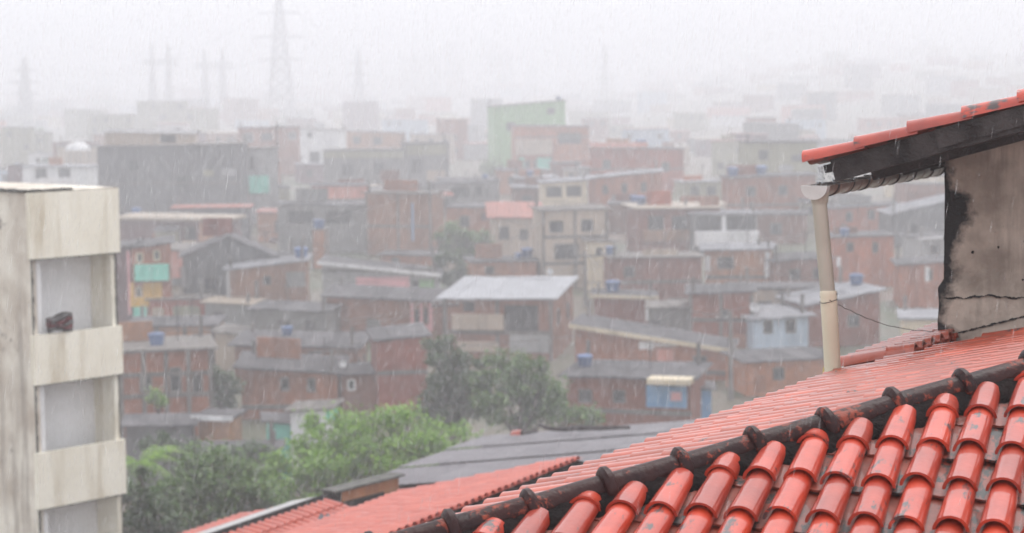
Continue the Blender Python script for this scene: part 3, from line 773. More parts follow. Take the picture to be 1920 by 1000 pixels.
tag(g.build('clay_scrap', clay_mid, None), 'small lump of red clay scrap on the edge of the grey roof', 'scrap')

# ------------------------------------------------------------------ houses of the hillside
FOOT = []
yj = random.Random(77)
def face(g, O, U, w, zb, zt0, zt1, ops, inn, reveal=.18):
    """wall face from O along U with openings (u0,u1,z0,z1); inn points into the house"""
    us = sorted({0, w, *[v for o in ops for v in o[:2]]}); zcap = min(zt0, zt1) - .001
    zs = sorted({zb, zcap, *[v for o in ops for v in o[2:4]]})
    for a, b in zip(us, us[1:]):
        for c, d in zip(zs, zs[1:]):
            if any(o[0] - 1e-6 <= a and b <= o[1] + 1e-6 and o[2] - 1e-6 <= c and d <= o[3] + 1e-6 for o in ops): continue
            g.quad(O + U * a + Z * c, O + U * b + Z * c, O + U * b + Z * d, O + U * a + Z * d)
    g.quad(O + Z * zcap, O + U * w + Z * zcap, O + U * w + Z * zt1, O + Z * zt0)
    for a, b, c, d in [o[:4] for o in ops]:
        P_ = lambda u, z, i: O + U * u + Z * z + inn * (reveal * i)
        for (u0_, z0_), (u1_, z1_) in (((a, c), (b, c)), ((b, c), (b, d)), ((b, d), (a, d)), ((a, d), (a, c))):
            g.quad(P_(u0_, z0_, 0), P_(u1_, z1_, 0), P_(u1_, z1_, 1), P_(u0_, z0_, 1))
def window(parent, O, U, inn, o, kind, trim=None):
    a, b, c, d = o[:4]
    f = MB(); t = .07
    if kind in 'wd':
        for (u0_, u1_, z0_, z1_) in ((a - .03, a + t, c, d), (b - t, b + .03, c, d), (a + t, b - t, d - t, d + .03), (a + t, b - t, c - .03, c + t)):
            f.obox(O, U, inn, Z, u0_, u1_, -.035, .06, z0_, z1_)
        if kind == 'w' and b - a > .8: f.obox(O, U, inn, Z, (a + b) / 2 - .025, (a + b) / 2 + .025, .02, .06, c + t, d - t)
        w = f.build('window' if kind == 'w' else 'door', trim or concrete, parent)
        p = MB(); p.obox(O, U, inn, Z, a + .002, b - .002, .10, .13, c + .002, d - .002); p.build('pane' if kind == 'w' else 'door_leaf', glass if kind == 'w' else timber, w)
    else:
        f.obox(O, U, inn, Z, a + .002, b - .002, .165, .178, c + .002, d - .002); f.build('opening', inside, parent)
def H(label, x0, y0, x1, y1, yb, wall, roof='grey', yaw=0, dep=7., rise=.0, rt=.08, over=.3, op=(), pan=(), beams=(), sidew=0, name='brick_house', cat='house', group=None, d=None, frontover=None, cols=False, trim=None, bare=False, reg=True, full=False, zbase=None):
    d = d or D(yb); y_ = R(yaw)
    if not full: dep *= .62; rise *= .2
    if not full and zbase is None: y_ += R(yj.uniform(-11, 11))
    P0 = at(x0, y0, d); U = Vector((math.cos(y_), math.sin(y_), 0)); V = Vector((-math.sin(y_), math.cos(y_), 0))
    P1 = on_plane(x1, y1, Vector((P0.x, P0.y, 0)), V); w = (P1 - P0).dot(U)
    zg = tz(P0.x, P0.y) if zbase is None else zbase; org = Vector((P0.x, P0.y, zg))
    z0, z1 = max(P0.z - zg, 1.2), max(P1.z - zg, 1.2)
    root = tag(empty(name, org, y_), label, cat, group)
    ex, ey = Vector((1, 0, 0)), Vector((0, 1, 0)); o0 = Vector((0, 0, 0))
    def loc(x, y):
        p = on_plane(x, y, Vector((P0.x, P0.y, 0)), V) - org; return p.dot(U), p.z
    ops = []
    for o in op:
        (a, t), (b, c) = loc(o[0], o[1]), loc(o[2], o[3]); a = max(a, .08); b = min(b, w - .08); c = max(c, -.5)
        if b - a > .1 and t - c > .1 and t < min(z0, z1) - .05: ops.append((a, b, c, t, o[4] if len(o) > 4 else 'w'))
    g = MB(); zb_ = -1.6 if zbase is None else -.02
    face(g, o0, ex, w, zb_, z0, z1, ops, ey)
    sops = {1: [], -1: []}
    if sidew:
        sd_ = 1 if P0.x < 0 else -1
        n_ = abs(sidew); zt_ = min(z0, z1) + min(rise, 0)
        for fl in range(max(1, int(zt_ // 2.7))):
            zc = zt_ - 1.9 - fl * 2.75
            for k in range(n_):
                uc = dep * (k + .5) / n_ + rnd.uniform(-.3, .3); sops[sd_].append((uc - .45, uc + .45, zc, zc + 1.1, 'w'))
    face(g, o0 + ex * w, ey, dep, zb_, z1, z1 + rise, sops[1], -ex)
    face(g, o0 + ey * dep, -ey, dep, zb_, z0 + rise, z0, [(dep - b, dep - a, c, d_, k) for a, b, c, d_, k in sops[-1]], ex)
    g.quad((w, dep, zb_), (0, dep, zb_), (0, dep, z0 + rise), (w, dep, z1 + rise))
    wl_ = g.build('wall', P[wall], root)
    for o in ops: window(root, o0, ex, ey, o, o[4], trim)
    for o in sops[1]: window(root, o0 + ex * w, ey, -ex, o, 'w', trim)
    for o in sops[-1]: window(root, o0 + ey * dep, -ey, ex, (dep - o[1], dep - o[0], *o[2:]), 'w', trim)
    # roof slab
    fo = over if frontover is None else frontover
    sx = (z1 - z0) / w
    def rz(u, v): return z0 + sx * u + rise * v / dep
    c4 = [(-over, -fo), (w + over, -fo), (w + over, dep + over), (-over, dep + over)]
    if roof and roof != 'gable':
        g = MB()
        if bare or d > 240:
            g.hexa([(u, v, rz(u, v) + .003) for u, v in c4] + [(u, v, rz(u, v) + rt) for u, v in c4]); rf = g.build('roof', RF['grey' if roof == 'white' and d < 330 else roof], root)
        else:                                                     # sheets side by side, each slightly uneven
            rf = None; n_ = max(2, min(14, int((w + 2 * over) / 1.1))); st = (w + 2 * over) / n_; q = random.Random(int(x0 * 7 + y0))
            for k in range(n_):
                g = MB(); j = q.uniform(0, .035); f2 = q.uniform(-.06, .06)
                u0_, u1_ = -over + k * st, -over + (k + 1) * st - .012
                cc = [(u0_, -fo + f2), (u1_, -fo + f2), (u1_, dep + over), (u0_, dep + over)]
                g.hexa([(u, v, rz(u, v) + .003 + j) for u, v in cc] + [(u, v, rz(u, v) + rt + j) for u, v in cc])
                g.build('roof_sheet', RF['grey' if roof == 'white' and d < 330 else roof], root)
    if roof in ('white', 'fcream') and d < 330:
        g = MB(); o_ = -fo - .14
        g.hexa([(-over - .02, o_, rz(0, 0) - .06), (w + over + .02, o_, rz(w, 0) - .06), (w + over + .02, o_ + .05, rz(w, 0) - .06), (-over - .02, o_ + .05, rz(0, 0) - .06), (-over - .02, o_, rz(0, 0) + rt + .07), (w + over + .02, o_, rz(w, 0) + rt + .07), (w + over + .02, o_ + .05, rz(w, 0) + rt + .07), (-over - .02, o_ + .05, rz(0, 0) + rt + .07)])
        g.build('fascia', P['white'] if roof == 'white' else P['cream'], root)
    if d < 340 and w > 3 and zbase is None:                              # repairs and unfinished render on the front
        q = random.Random(int(x0 * 13 + y0 * 7)); zt_ = min(z0, z1) - .25
        for _ in range(q.choice((1, 2, 3))):
            pw, ph = q.uniform(.7, 2.2), q.uniform(.5, 1.6); a = q.uniform(.05, max(.1, w - pw - .05)); c = zt_ - ph - q.uniform(0, 3)
            b = min(a + pw, w - .03); t = c + ph
            if any(a < o[1] + .15 and b > o[0] - .15 and c < o[3] + .15 and t > o[2] - .15 for o in ops): continue
            if any(abs(loc(x0 + 2, bb_)[1] - (c + t) / 2) < ph / 2 + .2 for bb_ in beams): continue
            pts = []
            for k in range(10):
                an = k / 10 * 2 * math.pi; sx_ = max(-1, min(1, 1.35 * math.cos(an) + q.uniform(-.15, .15))); sz_ = max(-1, min(1, 1.35 * math.sin(an) + q.uniform(-.15, .15)))
                pts.append(((a + b) / 2 + sx_ * (b - a) / 2, (c + t) / 2 + sz_ * ph / 2))
            g = MB(); g.rings([[(u, -.018, z) for u, z in pts], [(u, -.001, z) for u, z in pts]], cap=True)
            g.build('render_patch', P[q.choice({'b': ('grey', 'b3', 'b4', 'beige', 'b2', 'olive')}.get(wall[0] if wall != 'beige' else 'x', ('lgrey', 'dgrey', 'olive', 'grey')))], root)
    if roof == 'gable':
        g = MB(); h_ = rt
        for s_ in (0, 1):
            u0_, u1_, za, zb2 = (-over, w / 2, z0 - .1, z0 + h_) if s_ == 0 else (w / 2, w + over, z0 + h_, z1 - .1)
            g.hexa([(u0_, -fo, za), (u1_, -fo, zb2), (u1_, dep + over, zb2), (u0_, dep + over, za), (u0_, -fo, za + .1), (u1_, -fo, zb2 + .1), (u1_, dep + over, zb2 + .1), (u0_, dep + over, za + .1)])
        g.build('roof', RF[group if group in RF else 'grey'], root)
        g = MB(); g.tri((0, .001, z0), (w, .001, z1), (w / 2, .001, z0 + h_)); g.build('gable', P[wall], root)
        g = MB(); g.tri((w, dep, z1), (0, dep, z0), (w / 2, dep, z0 + h_)); g.build('gable', P[wall], root)
    for b in beams:
        zc = loc(x0 + 2, b)[1]; g = MB(); g.box(-.03, w + .03, -.035, .0, zc - .13, zc + .13)
        g.build('beam', concrete, root)
    if cols:
        n_ = cols if isinstance(cols, int) and cols > 1 else 2
        for k in range(n_):
            u = (w - .22) * k / (n_ - 1); g = MB(); g.box(u, u + .22, -.05, -.001, zb_, min(z0, z1) - .02); g.build('column', concrete, root)
    for p in pan:
        xa, ya, xb, yb_, m_, pr = p[:6]; nm = p[6] if len(p) > 6 else 'painted_panel'
        (a, t), (b, c) = loc(xa, ya), loc(xb, yb_); g = MB(); g.box(a, b, -pr, -.002, c, t); g.build(nm, P[m_] if m_ in P else RF[m_], root)
    if d < 420 and w > 3.2 and zbase is None and not (full and d < 150):      # unfinished corner pillars, aerial, parapet, lean-to
        q = random.Random(int(x0 * 3 + y0 * 11)); top = lambda u, v: rz(u, v) + rt
        for u, v in ((.2, .3), (w - .4, .3), (.2, dep - .5), (w - .4, dep - .5)):
            if q.random() < .34:
                h_ = q.uniform(.5, 1.5); g = MB(); g.box(u, u + .2, v, v + .2, top(u, v) - .05, top(u, v) + h_); g.build('pillar', concrete, root)
        if q.random() < .4:
            u, v = q.uniform(.5, w - .5), dep * .6; h_ = q.uniform(1.3, 2.4); g = MB(); g.tube([(u, v, top(u, v) - .05), (u, v, top(u, v) + h_)], .03, 4)
            for k in range(4): g.tube([(u - .35 + k * .05, v, top(u, v) + h_ - .1 - k * .16), (u + .35 - k * .05, v, top(u, v) + h_ - .1 - k * .16)], .018, 3)
            g.build('aerial', steel, root)
        if q.random() < .35 and w > 4.5:
            a = q.uniform(0, w * .4); b = a + q.uniform(1.8, w * .55); h_ = q.uniform(.5, 1.5); v = dep * q.uniform(.45, .8); g = MB()
            g.hexa([(a, v, top(a, v) - .1), (b, v, top(b, v) - .1), (b, v + .15, top(b, v) - .1), (a, v + .15, top(a, v) - .1), (a, v, top(a, v) + h_), (b, v, top(b, v) + h_), (b, v + .15, top(b, v) + h_), (a, v + .15, top(a, v) + h_)]); g.build('parapet', P[q.choice(('b1', 'b2', 'b3', 'grey', wall))], root)
        aw = q.uniform(1.6, 3.0); free = [u for u in (0.05, w - aw - .05, w * .4) if all(u + aw < o[0] or u > o[1] for o in ops) and all(u + aw < loc(p_[0], p_[1])[0] or u > loc(p_[2], p_[3])[0] for p_ in pan)]
        if free and w > 4 and min(z0, z1) > 2.6 and q.random() < .62:
            u = q.choice(free); ad, ah = q.uniform(1.2, 2.4), min(min(z0, z1) - .5, q.uniform(2.0, 2.9)) if min(z0, z1) < 4.4 else q.uniform(2.2, 4.0); m_ = q.choice(('b1', 'b2', 'b3', 'grey', 'lgrey', 'beige', 'olive', 'b4'))
            g = MB(); face(g, Vector((u, -ad, 0)), ex, aw, -1.6, ah, ah - .1, [(aw * .3, aw * .3 + .8, ah - 1.4, ah - .5)], ey); face(g, Vector((u + aw, -ad, 0)), ey, ad - .06, -1.6, ah - .1, ah + .2, [], -ex); face(g, Vector((u, -.06, 0)), -ey, ad - .06, -1.6, ah + .3, ah, [], ex)
            an = g.build('annex', P[m_], root)
            window(an, Vector((u, -ad, 0)), ex, ey, (aw * .3, aw * .3 + .8, ah - 1.4, ah - .5), 'v')
            g = MB(); g.hexa([(u - .2, -ad - .25, ah - .02), (u + aw + .2, -ad - .25, ah - .12), (u + aw + .2, -.065, ah + .24), (u - .2, -.065, ah + .34), (u - .2, -ad - .25, ah + .04), (u + aw + .2, -ad - .25, ah - .06), (u + aw + .2, -.065, ah + .30), (u - .2, -.065, ah + .40)]); g.build('annex_roof', RF[q.choice(('grey', 'grey', 'light', 'cream', 'conc', 'red'))], root)
    if reg:
        C_ = P0 + U * (w / 2) + V * (dep / 2); FOOT.append((C_.x, C_.y, max(w, dep) * .55, min(x0, x1), max(x0, x1), min(y0, y1), yb, d))
    root_info[root.name] = (org, U, V, w, dep, rz, rt)
    return root
root_info = {}
def on_roof(h, u, v):
    org, U, V, w, dep, rz, rt = root_info[h.name]
    return org + U * (u * w) + V * (v * dep) + Z * (rz(u * w, v * dep) + rt + .02)
def tank(p, label, s=1., group='blue water tanks on the roofs'):
    t = tag(empty('water_tank', p), label, 'water tank', group); s *= .78
    ring = lambda r_, z: [(r_ * math.cos(a), r_ * math.sin(a), z) for a in [k * math.pi / 8 for k in range(16)]]
    g = MB(); g.rings([ring(.52 * s, 0), ring(.60 * s, .35 * s), ring(.68 * s, .8 * s), ring(.72 * s, .82 * s), ring(.72 * s, .87 * s)], cap=True); g.build('body', tank_blue, t, 40)
    g = MB(); g.rings([ring(.74 * s, .872 * s), ring(.74 * s, .92 * s), ring(.45 * s, 1.02 * s), ring(.1 * s, 1.05 * s)], cap=True); g.build('lid', tank_blue, t, 40)
    return t
# nearest row
h_lb = H('tall brick house at lower left beside the apartment block, four bays', 222, 662, 398, 655, 800, 'b1', 'conc', 6, 8, .1, .15, op=[(262, 700, 285, 735), (318, 690, 340, 735), (360, 700, 380, 740)], beams=[705, 745], cols=5, bare=True)
h_lu = H('pink brick upper house with narrow windows beside the apartment block', 238, 614, 402, 611, 680, 'b2', 'grey', 4, 7, .3, .1, op=[(258, 632, 270, 655), (325, 630, 336, 652), (362, 626, 376, 652)], cols=4)
H('small beige wall house squeezed between two brick houses at lower left', 404, 622, 440, 626, 690, 'beige', 'conc', 0, 5, op=[(412, 625, 424, 636, 'v')], name='plastered_house')
h_18 = H('orange brick house with two small tall windows above the green tree', 452, 690, 632, 700, 772, 'b2', 'grey', -6, 7, 1.0, .1, .45, op=[(526, 708, 542, 733), (576, 710, 592, 735)], beams=[764])
h_18b = H('brick annex with pale window frames next to the orange brick house', 640, 704, 712, 700, 768, 'b3', 'grey', 5, 6, .3, op=[(652, 712, 666, 732), (684, 704, 702, 730)], trim=P['white'])
h_17 = H('long brick house under a grey sheet roof with small windows at mid left', 440, 648, 668, 652, 715, 'b1', 'grey', -4, 7, 1.2, .1, .4, op=[(578, 660, 602, 673), (630, 664, 652, 674), (480, 658, 498, 672)], sidew=2)
h_21 = H('tall windowless dark red brick wall house left of the dark tree', 708, 640, 800, 630, 775, 'b3', 'grey', 8, 7, .5, .1, beams=[700])
H('white rendered outbuilding with a dark doorway behind the bright tree', 545, 772, 616, 768, 815, 'white', 'conc', -8, 4, op=[(575, 778, 600, 806, 'v')], name='outbuilding', d=96, pan=[(612, 768, 634, 790, 'turq', .06)])
H('small brick shed with a thin white roof above the lower left trees', 372, 784, 430, 786, 825, 'b2', 'white', -3, 3, .2, .12, .25, name='brick_shed', cat='shed', d=97, bare=True)
H('low dark lean-to above the palm at lower left', 236, 800, 360, 798, 850, 'dgrey', 'grey', 3, 4, .4, name='lean_to', cat='shed', d=95)
H('low muddy retaining wall above the lower left trees', 340, 846, 520, 842, 870, 'dgrey', 'grey', 2, 3, name='retaining_wall', cat='wall', d=92, bare=True)
H('low turquoise shed beside the white outbuilding', 500, 792, 545, 794, 830, 'turq', 'grey', 0, 3, .3, name='shed', cat='shed', d=96.5)
h_41 = H('long brick house with blue front and beige awning at lower right', 1062, 706, 1296, 712, 800, 'b1', 'grey', -5, 7, .8, .1, .4, op=[(1085, 730, 1110, 755), (1150, 732, 1172, 756)], pan=[(1212, 722, 1288, 766, 'blue', .05), (1258, 735, 1278, 752, 'pink', .08), (1222, 704, 1302, 716, 'cream', 1.4, 'awning')], beams=[768])
H('bright blue sheet-walled kiosk at the corner of the long brick house', 1290, 728, 1334, 730, 782, 'blue', 'grey', -12, 3, .2, name='kiosk', cat='kiosk', d=107.5)
h_40 = H('long brick house with a sloping cream roof edge and white patch at right', 1078, 612, 1366, 660, 706, 'b1', 'fcream', -4, 7, .4, .14, .3, op=[(1166, 630, 1196, 655, 'v'), (1300, 668, 1325, 690)], pan=[(1198, 641, 1226, 655, 'white', .06), (1232, 655, 1262, 690, 'salmon', .03), (1226, 644, 1270, 650, 'white', .07)], beams=[694])
H('pale hazy brick wall house at the far lower right behind the red roof', 1400, 680, 1560, 672, 740, 'b2', 'grey', 6, 6, .5, d=116, op=[(1450, 690, 1470, 712)])
# second row
h_26 = H('central brick house under a broad pale grey metal roof', 830, 561, 1036, 561, 662, 'b1', 'zinc', -11, 8.5, .55, .1, .4, full=True, op=[(868, 566, 890, 585, 'v'), (945, 572, 1010, 625, 'v')], pan=[(850, 588, 946, 618, 'beige', .5, 'parapet'), (858, 640, 935, 660, 'beige', .06), (955, 628, 1030, 662, 'lgrey', .05)], beams=[622], sidew=2, cols=3)
h_22 = H('brick house with a pink front corner and two dark doorways in the middle', 612, 556, 832, 566, 640, 'b1', 'grey', -5, 8, 1.1, .1, .4, op=[(777, 580, 786, 608, 'v'), (794, 580, 803, 606, 'v')], pan=[(770, 568, 776, 622, 'pink', .06), (787, 568, 793, 622, 'pink', .06), (804, 568, 812, 622, 'pink', .06), (770, 610, 812, 622, 'pink', .07)])
h_23 = H('house with pink band wall under a long white sloping roof edge', 604, 494, 820, 518, 575, 'lgrey', 'white', -8, 7, .5, .16, .3, op=[(628, 512, 662, 545, 'v'), (774, 528, 785, 548, 'v')], pan=[(668, 520, 768, 548, 'pink', .08), (786, 524, 814, 552, 'green', .05)], beams=[508], bare=True)
h_13 = H('brick house with a white corner post and sloping light roof edge at left', 424, 508, 574, 490, 610, 'b1', 'light', 10, 7, .2, .12, .25, op=[(494, 518, 508, 534)], pan=[(424, 508, 432, 565, 'lgrey', .08, 'post'), (536, 510, 572, 538, 'grey', .03)], beams=[570])
h_11 = H('narrow house with turquoise balcony and yellow front beside the apartment block', 246, 466, 320, 456, 612, 'b2', 'grey', 14, 7, .5, .1, .35, op=[(256, 475, 268, 492), (288, 470, 300, 488), (255, 538, 266, 558)], pan=[(252, 496, 317, 524, 'turq', .9, 'balcony'), (244, 530, 252, 572, 'yellow', .06), (268, 530, 304, 556, 'yellow', .06), (244, 558, 304, 574, 'yellow', .07), (250, 576, 276, 606, 'turq', .3)], name='painted_house', trim=P['cream'])
H('brick house with pinkish corner hugging the apartment block', 190, 470, 244, 462, 612, 'b4', 'grey', 10, 6, .8, .1, .3, pan=[(238, 470, 246, 590, 'pink', .06)])
h_12 = H('dark grey house with a wide low gable behind the brick house at left', 342, 482, 516, 482, 596, 'dgrey', 'gable', 2, 8, 0, 1.45, .3, op=[(380, 520, 410, 545)], pan=[(340, 500, 348, 540, 'lgrey', .1)], name='gabled_house')
H('low brick terrace wall under the dark gabled house', 280, 562, 384, 560, 612, 'b1', 'conc', 2, 4, name='terrace_wall', cat='wall', bare=True)
H('low grey terrace house right of the brick terrace wall', 384, 568, 470, 572, 622, 'grey', 'cream', -2, 5, .2, .12, op=[(400, 585, 420, 600)], bare=True, name='plastered_house')
H('dim grey house below the brick house with the white corner post', 470, 580, 612, 585, 650, 'grey', 'grey', -4, 6, .6, op=[(520, 600, 545, 620), (570, 602, 590, 620)], name='plastered_house')
h_42 = H('big plain brick house with a darker window in the right middle', 1292, 552, 1412, 548, 660, 'b1', 'grey', 4, 7, .5, .1, op=[(1350, 580, 1366, 600)], beams=[600], cols=3)
H('grey rendered house with dark doorway left of the big plain brick house', 1216, 578, 1290, 576, 652, 'grey', 'conc', 0, 6, op=[(1220, 600, 1240, 640, 'v')], name='plastered_house', bare=True)
h_39 = H('brick house with white roof trim and white corner post right of the metal roof', 1114, 556, 1228, 560, 622, 'b1', 'fcream', -5, 6, .3, .14, .25, pan=[(1210, 560, 1218, 602, 'white', .1, 'post')], bare=True)
h_43 = H('pale blue-white house with two dark windows at right', 1414, 600, 1516, 592, 668, 'sky', 'light', 12, 8, .8, .1, .4, op=[(1432, 602, 1448, 625), (1474, 600, 1492, 624)], name='painted_house')
h_43b = H('brick house under a long pale sloping roof behind the drainpipe', 1516, 572, 1650, 545, 660, 'b1', 'light', 12, 7, .5, .1, .4, op=[(1590, 590, 1610, 612)], sidew=1)
h_36 = H('orange brick house with square window and white side post at right', 1322, 470, 1448, 468, 560, 'b2', 'light', 4, 7, .5, .1, .45, op=[(1346, 482, 1376, 504)], pan=[(1322, 480, 1332, 508, 'white', .1, 'post'), (1434, 472, 1444, 520, 'white', .12, 'post')], beams=[520])
h_37 = H('dark brick house with a broken white coping left of the orange house', 1146, 484, 1316, 482, 575, 'b3', 'conc', -2, 7, pan=[(1206, 468, 1270, 478, 'beige', .1, 'coping')], op=[(1170, 500, 1190, 520)], beams=[530], bare=True)
H('brick house in the mist behind the drainpipe wire', 1452, 490, 1560, 484, 565, 'b3', 'grey', 5, 7, .5, op=[(1480, 505, 1500, 525), (1525, 503, 1545, 522)])
h_27 = H('tall beige apartment house with dark windows in the centre', 1016, 396, 1140, 392, 540, 'beige', 'conc', 2, 9, op=[(1040, 458, 1084, 486), (1030, 415, 1056, 436), (1090, 412, 1112, 434)], beams=[445, 495], name='plastered_house', bare=True, cols=3)
H('narrow cream house with stained front right of the tall beige house', 1100, 452, 1150, 454, 545, 'cream', 'conc', -3, 6, op=[(1118, 465, 1130, 480)], name='plastered_house', bare=True)
h_27b = H('low orange brick house behind the broad metal roof', 886, 492, 1006, 490, 540, 'b2', 'grey', 3, 6, .3, op=[(910, 500, 926, 515)])
h_28 = H('beige house under a red sloping tiled roof left of centre', 920, 408, 1014, 408, 480, 'beige', 'red', 2, 5, 1.0, .12, .4, full=True, op=[(935, 425, 955, 450, 'v'), (975, 430, 990, 450)], name='plastered_house')
h_24 = H('small brick house behind the long white roof edge', 714, 478, 816, 480, 512, 'b2', 'grey', -2, 5, .3, op=[(735, 484, 748, 500)])
h_25 = H('slim brick water tower with a blue tank on top', 582, 432, 613, 431, 500, 'b2', 'conc', 3, 1.9, 0, .12, .1, name='brick_tower', cat='tower', bare=True, cols=True)
# third row
h_9 = H('large blank brick building in the middle left', 684, 362, 808, 364, 478, 'b1', 'conc', -3, 8, op=[], pan=[(772, 380, 776, 452, 'blue', .08, 'pipe')], beams=[424], bare=True, cols=3)
h_9b = H('brick house with a pale red upper band left of the large blank brick building', 586, 350, 690, 348, 430, 'salmon', 'grey', 2, 7, .3, op=[(600, 380, 630, 410), (648, 382, 672, 408)], beams=[376])
H('grey house with a dark veranda left of the large blank brick building', 520, 384, 690, 386, 470, 'grey', 'grey', -3, 6, .6, op=[(540, 396, 590, 420, 'v'), (610, 396, 660, 420, 'v')], name='plastered_house')
h_10 = H('plum brick house under a cream concrete slab left of the grey gable', 222, 412, 420, 416, 480, 'b4', 'cream', -3, 8, .3, .28, .4, op=[(345, 425, 368, 450, 'v')], pan=[(374, 418, 420, 462, 'b2', .04), (342, 452, 368, 470, 'cream', .06)], bare=True)
h_3 = H('huge dark grey rendered building at upper left', 182, 276, 452, 270, 420, 'dgrey', 'conc', 3, 12, op=[(240, 300, 262, 322), (330, 330, 352, 352)], beams=[345], name='grey_building', cat='building', bare=True)
H('rooftop terrace shelter with posts on top of the huge grey building', 196, 247, 364, 250, 420, 'beige', 'white', 3, 7, .2, .16, .3, op=[(204, 252, 225, 268, 'v'), (232, 252, 262, 268, 'v'), (300, 253, 330, 268, 'v')], name='rooftop_shelter', d=D(420) + 3, zbase=on_roof(h_3, .4, .5).z, reg=False, bare=True)
h_4 = H('narrow grey house with a turquoise front panel right of the huge grey building', 460, 280, 520, 278, 410, 'lgrey', 'conc', 2, 8, op=[(468, 292, 476, 318, 'v')], pan=[(478, 290, 504, 326, 'lgrey', .05), (466, 330, 504, 362, 'turq', .5, 'balcony')], name='plastered_house', bare=True)
h_5 = H('far brick house with dark flat roof and white window left of the white house', 446, 240, 560, 238, 330, 'b1', 'grey', 1, 8, .2, op=[(455, 250, 475, 268), (490, 250, 512, 264, 'v'), (540, 248, 556, 262)], trim=P['white'])
h_6 = H('white two-storey house with a small round window at upper left centre', 562, 242, 636, 245, 335, 'white', 'conc', -2, 8, op=[(576, 248, 585, 258), (580, 285, 600, 310, 'v')], name='white_house', bare=True)
H('reddish brick house right of the white two-storey house', 640, 246, 760, 250, 320, 'b2', 'grey', -2, 8, .2, op=[(662, 256, 676, 270), (700, 258, 716, 272)])
h_8 = H('long grey concrete house with a pale parapet band at upper middle', 606, 282, 758, 280, 372, 'grey', 'conc', 2, 8, op=[(640, 308, 664, 330, 'v'), (700, 306, 722, 328)], pan=[(606, 284, 756, 296, 'olive', .06, 'parapet')], name='plastered_house', bare=True)
h_8b = H('grey house with a yellowish top band right of the long concrete house', 758, 270, 842, 268, 372, 'grey', 'grey', 1, 8, 0, op=[(772, 300, 792, 325, 'v')], pan=[(760, 272, 838, 290, 'olive', .08, 'parapet'), (800, 320, 835, 345, 'beige', .05)], name='plastered_house')
H('small grey house with a pale doorway below the yellowish top band house', 815, 345, 910, 342, 400, 'grey', 'grey', 3, 7, .3, op=[(845, 352, 880, 372, 'v'), (890, 350, 905, 370)], name='plastered_house')
h_30 = H('bright green tall building in the upper centre', 926, 200, 1060, 188, 330, 'green', 'conc', 6, 10, op=[(1026, 203, 1040, 214), (950, 230, 966, 245)], name='green_building', cat='building', bare=True)
h_30b = H('brick house with turquoise ground floor in front of the green building', 966, 236, 1104, 238, 345, 'b2', 'grey', -3, 9, .2, .1, .4, op=[(984, 302, 994, 318), (1000, 300, 1006, 326, 'd'), (1046, 250, 1090, 270, 'v')], pan=[(966, 262, 1034, 290, 'beige', .7, 'balcony'), (972, 296, 983, 327, 'turq', .06), (1007, 296, 1036, 327, 'turq', .06), (972, 319, 1000, 328, 'turq', .07)], beams=[258])
h_29 = H('house with a cream framed veranda under a sloping grey roof', 1018, 344, 1100, 338, 420, 'cream', 'light', 5, 7, .6, .1, .35, op=[(1024, 350, 1054, 370, 'v'), (1062, 349, 1090, 369, 'v')], name='plastered_house')
h_29b = H('brick house with three small windows right of the cream veranda', 1104, 336, 1240, 322, 415, 'b1', 'light', 5, 8, .5, .1, .3, op=[(1130, 348, 1140, 364), (1166, 344, 1176, 362), (1202, 342, 1212, 360)])
h_31 = H('red brick house with a salmon roof strip right of the green building', 1106, 278, 1282, 280, 372, 'b1', 'grey', -2, 9, .3, op=[(1130, 300, 1145, 316), (1240, 305, 1255, 322)], pan=[(1106, 268, 1214, 276, 'salmon', .9, 'awning')], beams=[318])
h_32 = H('dim brick house beneath a broad cream slab roof', 1198, 392, 1350, 390, 478, 'b3', 'cream', 3, 10, .3, .12, .5, op=[(1215, 405, 1245, 440, 'v'), (1260, 405, 1290, 440, 'v')], pan=[(1205, 432, 1300, 450, 'b2', .3, 'parapet')], bare=True)
h_33 = H('grey house with a bright white balcony parapet at right', 1300, 402, 1420, 402, 480, 'grey', 'light', 2, 8, .3, .1, .3, op=[(1306, 406, 1352, 434, 'v'), (1362, 406, 1414, 434, 'v')], pan=[(1302, 434, 1418, 458, 'white', .9, 'balcony'), (1353, 404, 1361, 434, 'white', .06, 'post')], name='plastered_house')
h_34 = H('long misty brick wall house below the eave gutter', 1366, 334, 1530, 328, 440, 'b1', 'grey', 4, 9, .2, op=[(1400, 350, 1416, 368), (1460, 348, 1476, 366)], beams=[385])
h_35 = H('small greenish grey house left of the long misty brick wall', 1282, 342, 1356, 340, 392, 'olive', 'light', 2, 7, .2, op=[(1295, 350, 1310, 366), (1325, 350, 1342, 366)], name='plastered_house')
h_44 = H('brick house with two windows behind the drainpipe', 1556, 392, 1682, 384, 452, 'b2', 'grey', 5, 8, .2, op=[(1586, 398, 1598, 416), (1628, 394, 1640, 412)])
h_44b = H('lower brick house with a white door under the two-window brick house', 1560, 446, 1676, 442, 540, 'b2', 'grey', 4, 7, .2, op=[(1636, 455, 1646, 474), (1588, 455, 1600, 472)], pan=[(1568, 482, 1576, 500, 'white', .08, 'post')])
h_45 = H('pale brick house left of the plastered wall with a white side', 1686, 498, 1790, 490, 585, 'b2', 'grey', 5, 7, .3, op=[(1735, 505, 1748, 525)], pan=[(1735, 500, 1742, 528, 'white', .06, 'post')])
h_45b = H('grey misty house seen left of the black mould stain', 1672, 402, 1800, 372, 470, 'dgrey', 'light', 8, 8, .5, op=[(1700, 420, 1720, 440)], name='plastered_house')
H('pale grey misty block beside the plastered wall', 1725, 448, 1800, 444, 500, 'lgrey', 'white', 3, 6, .2, name='plastered_house', op=[(1745, 460, 1760, 476)])
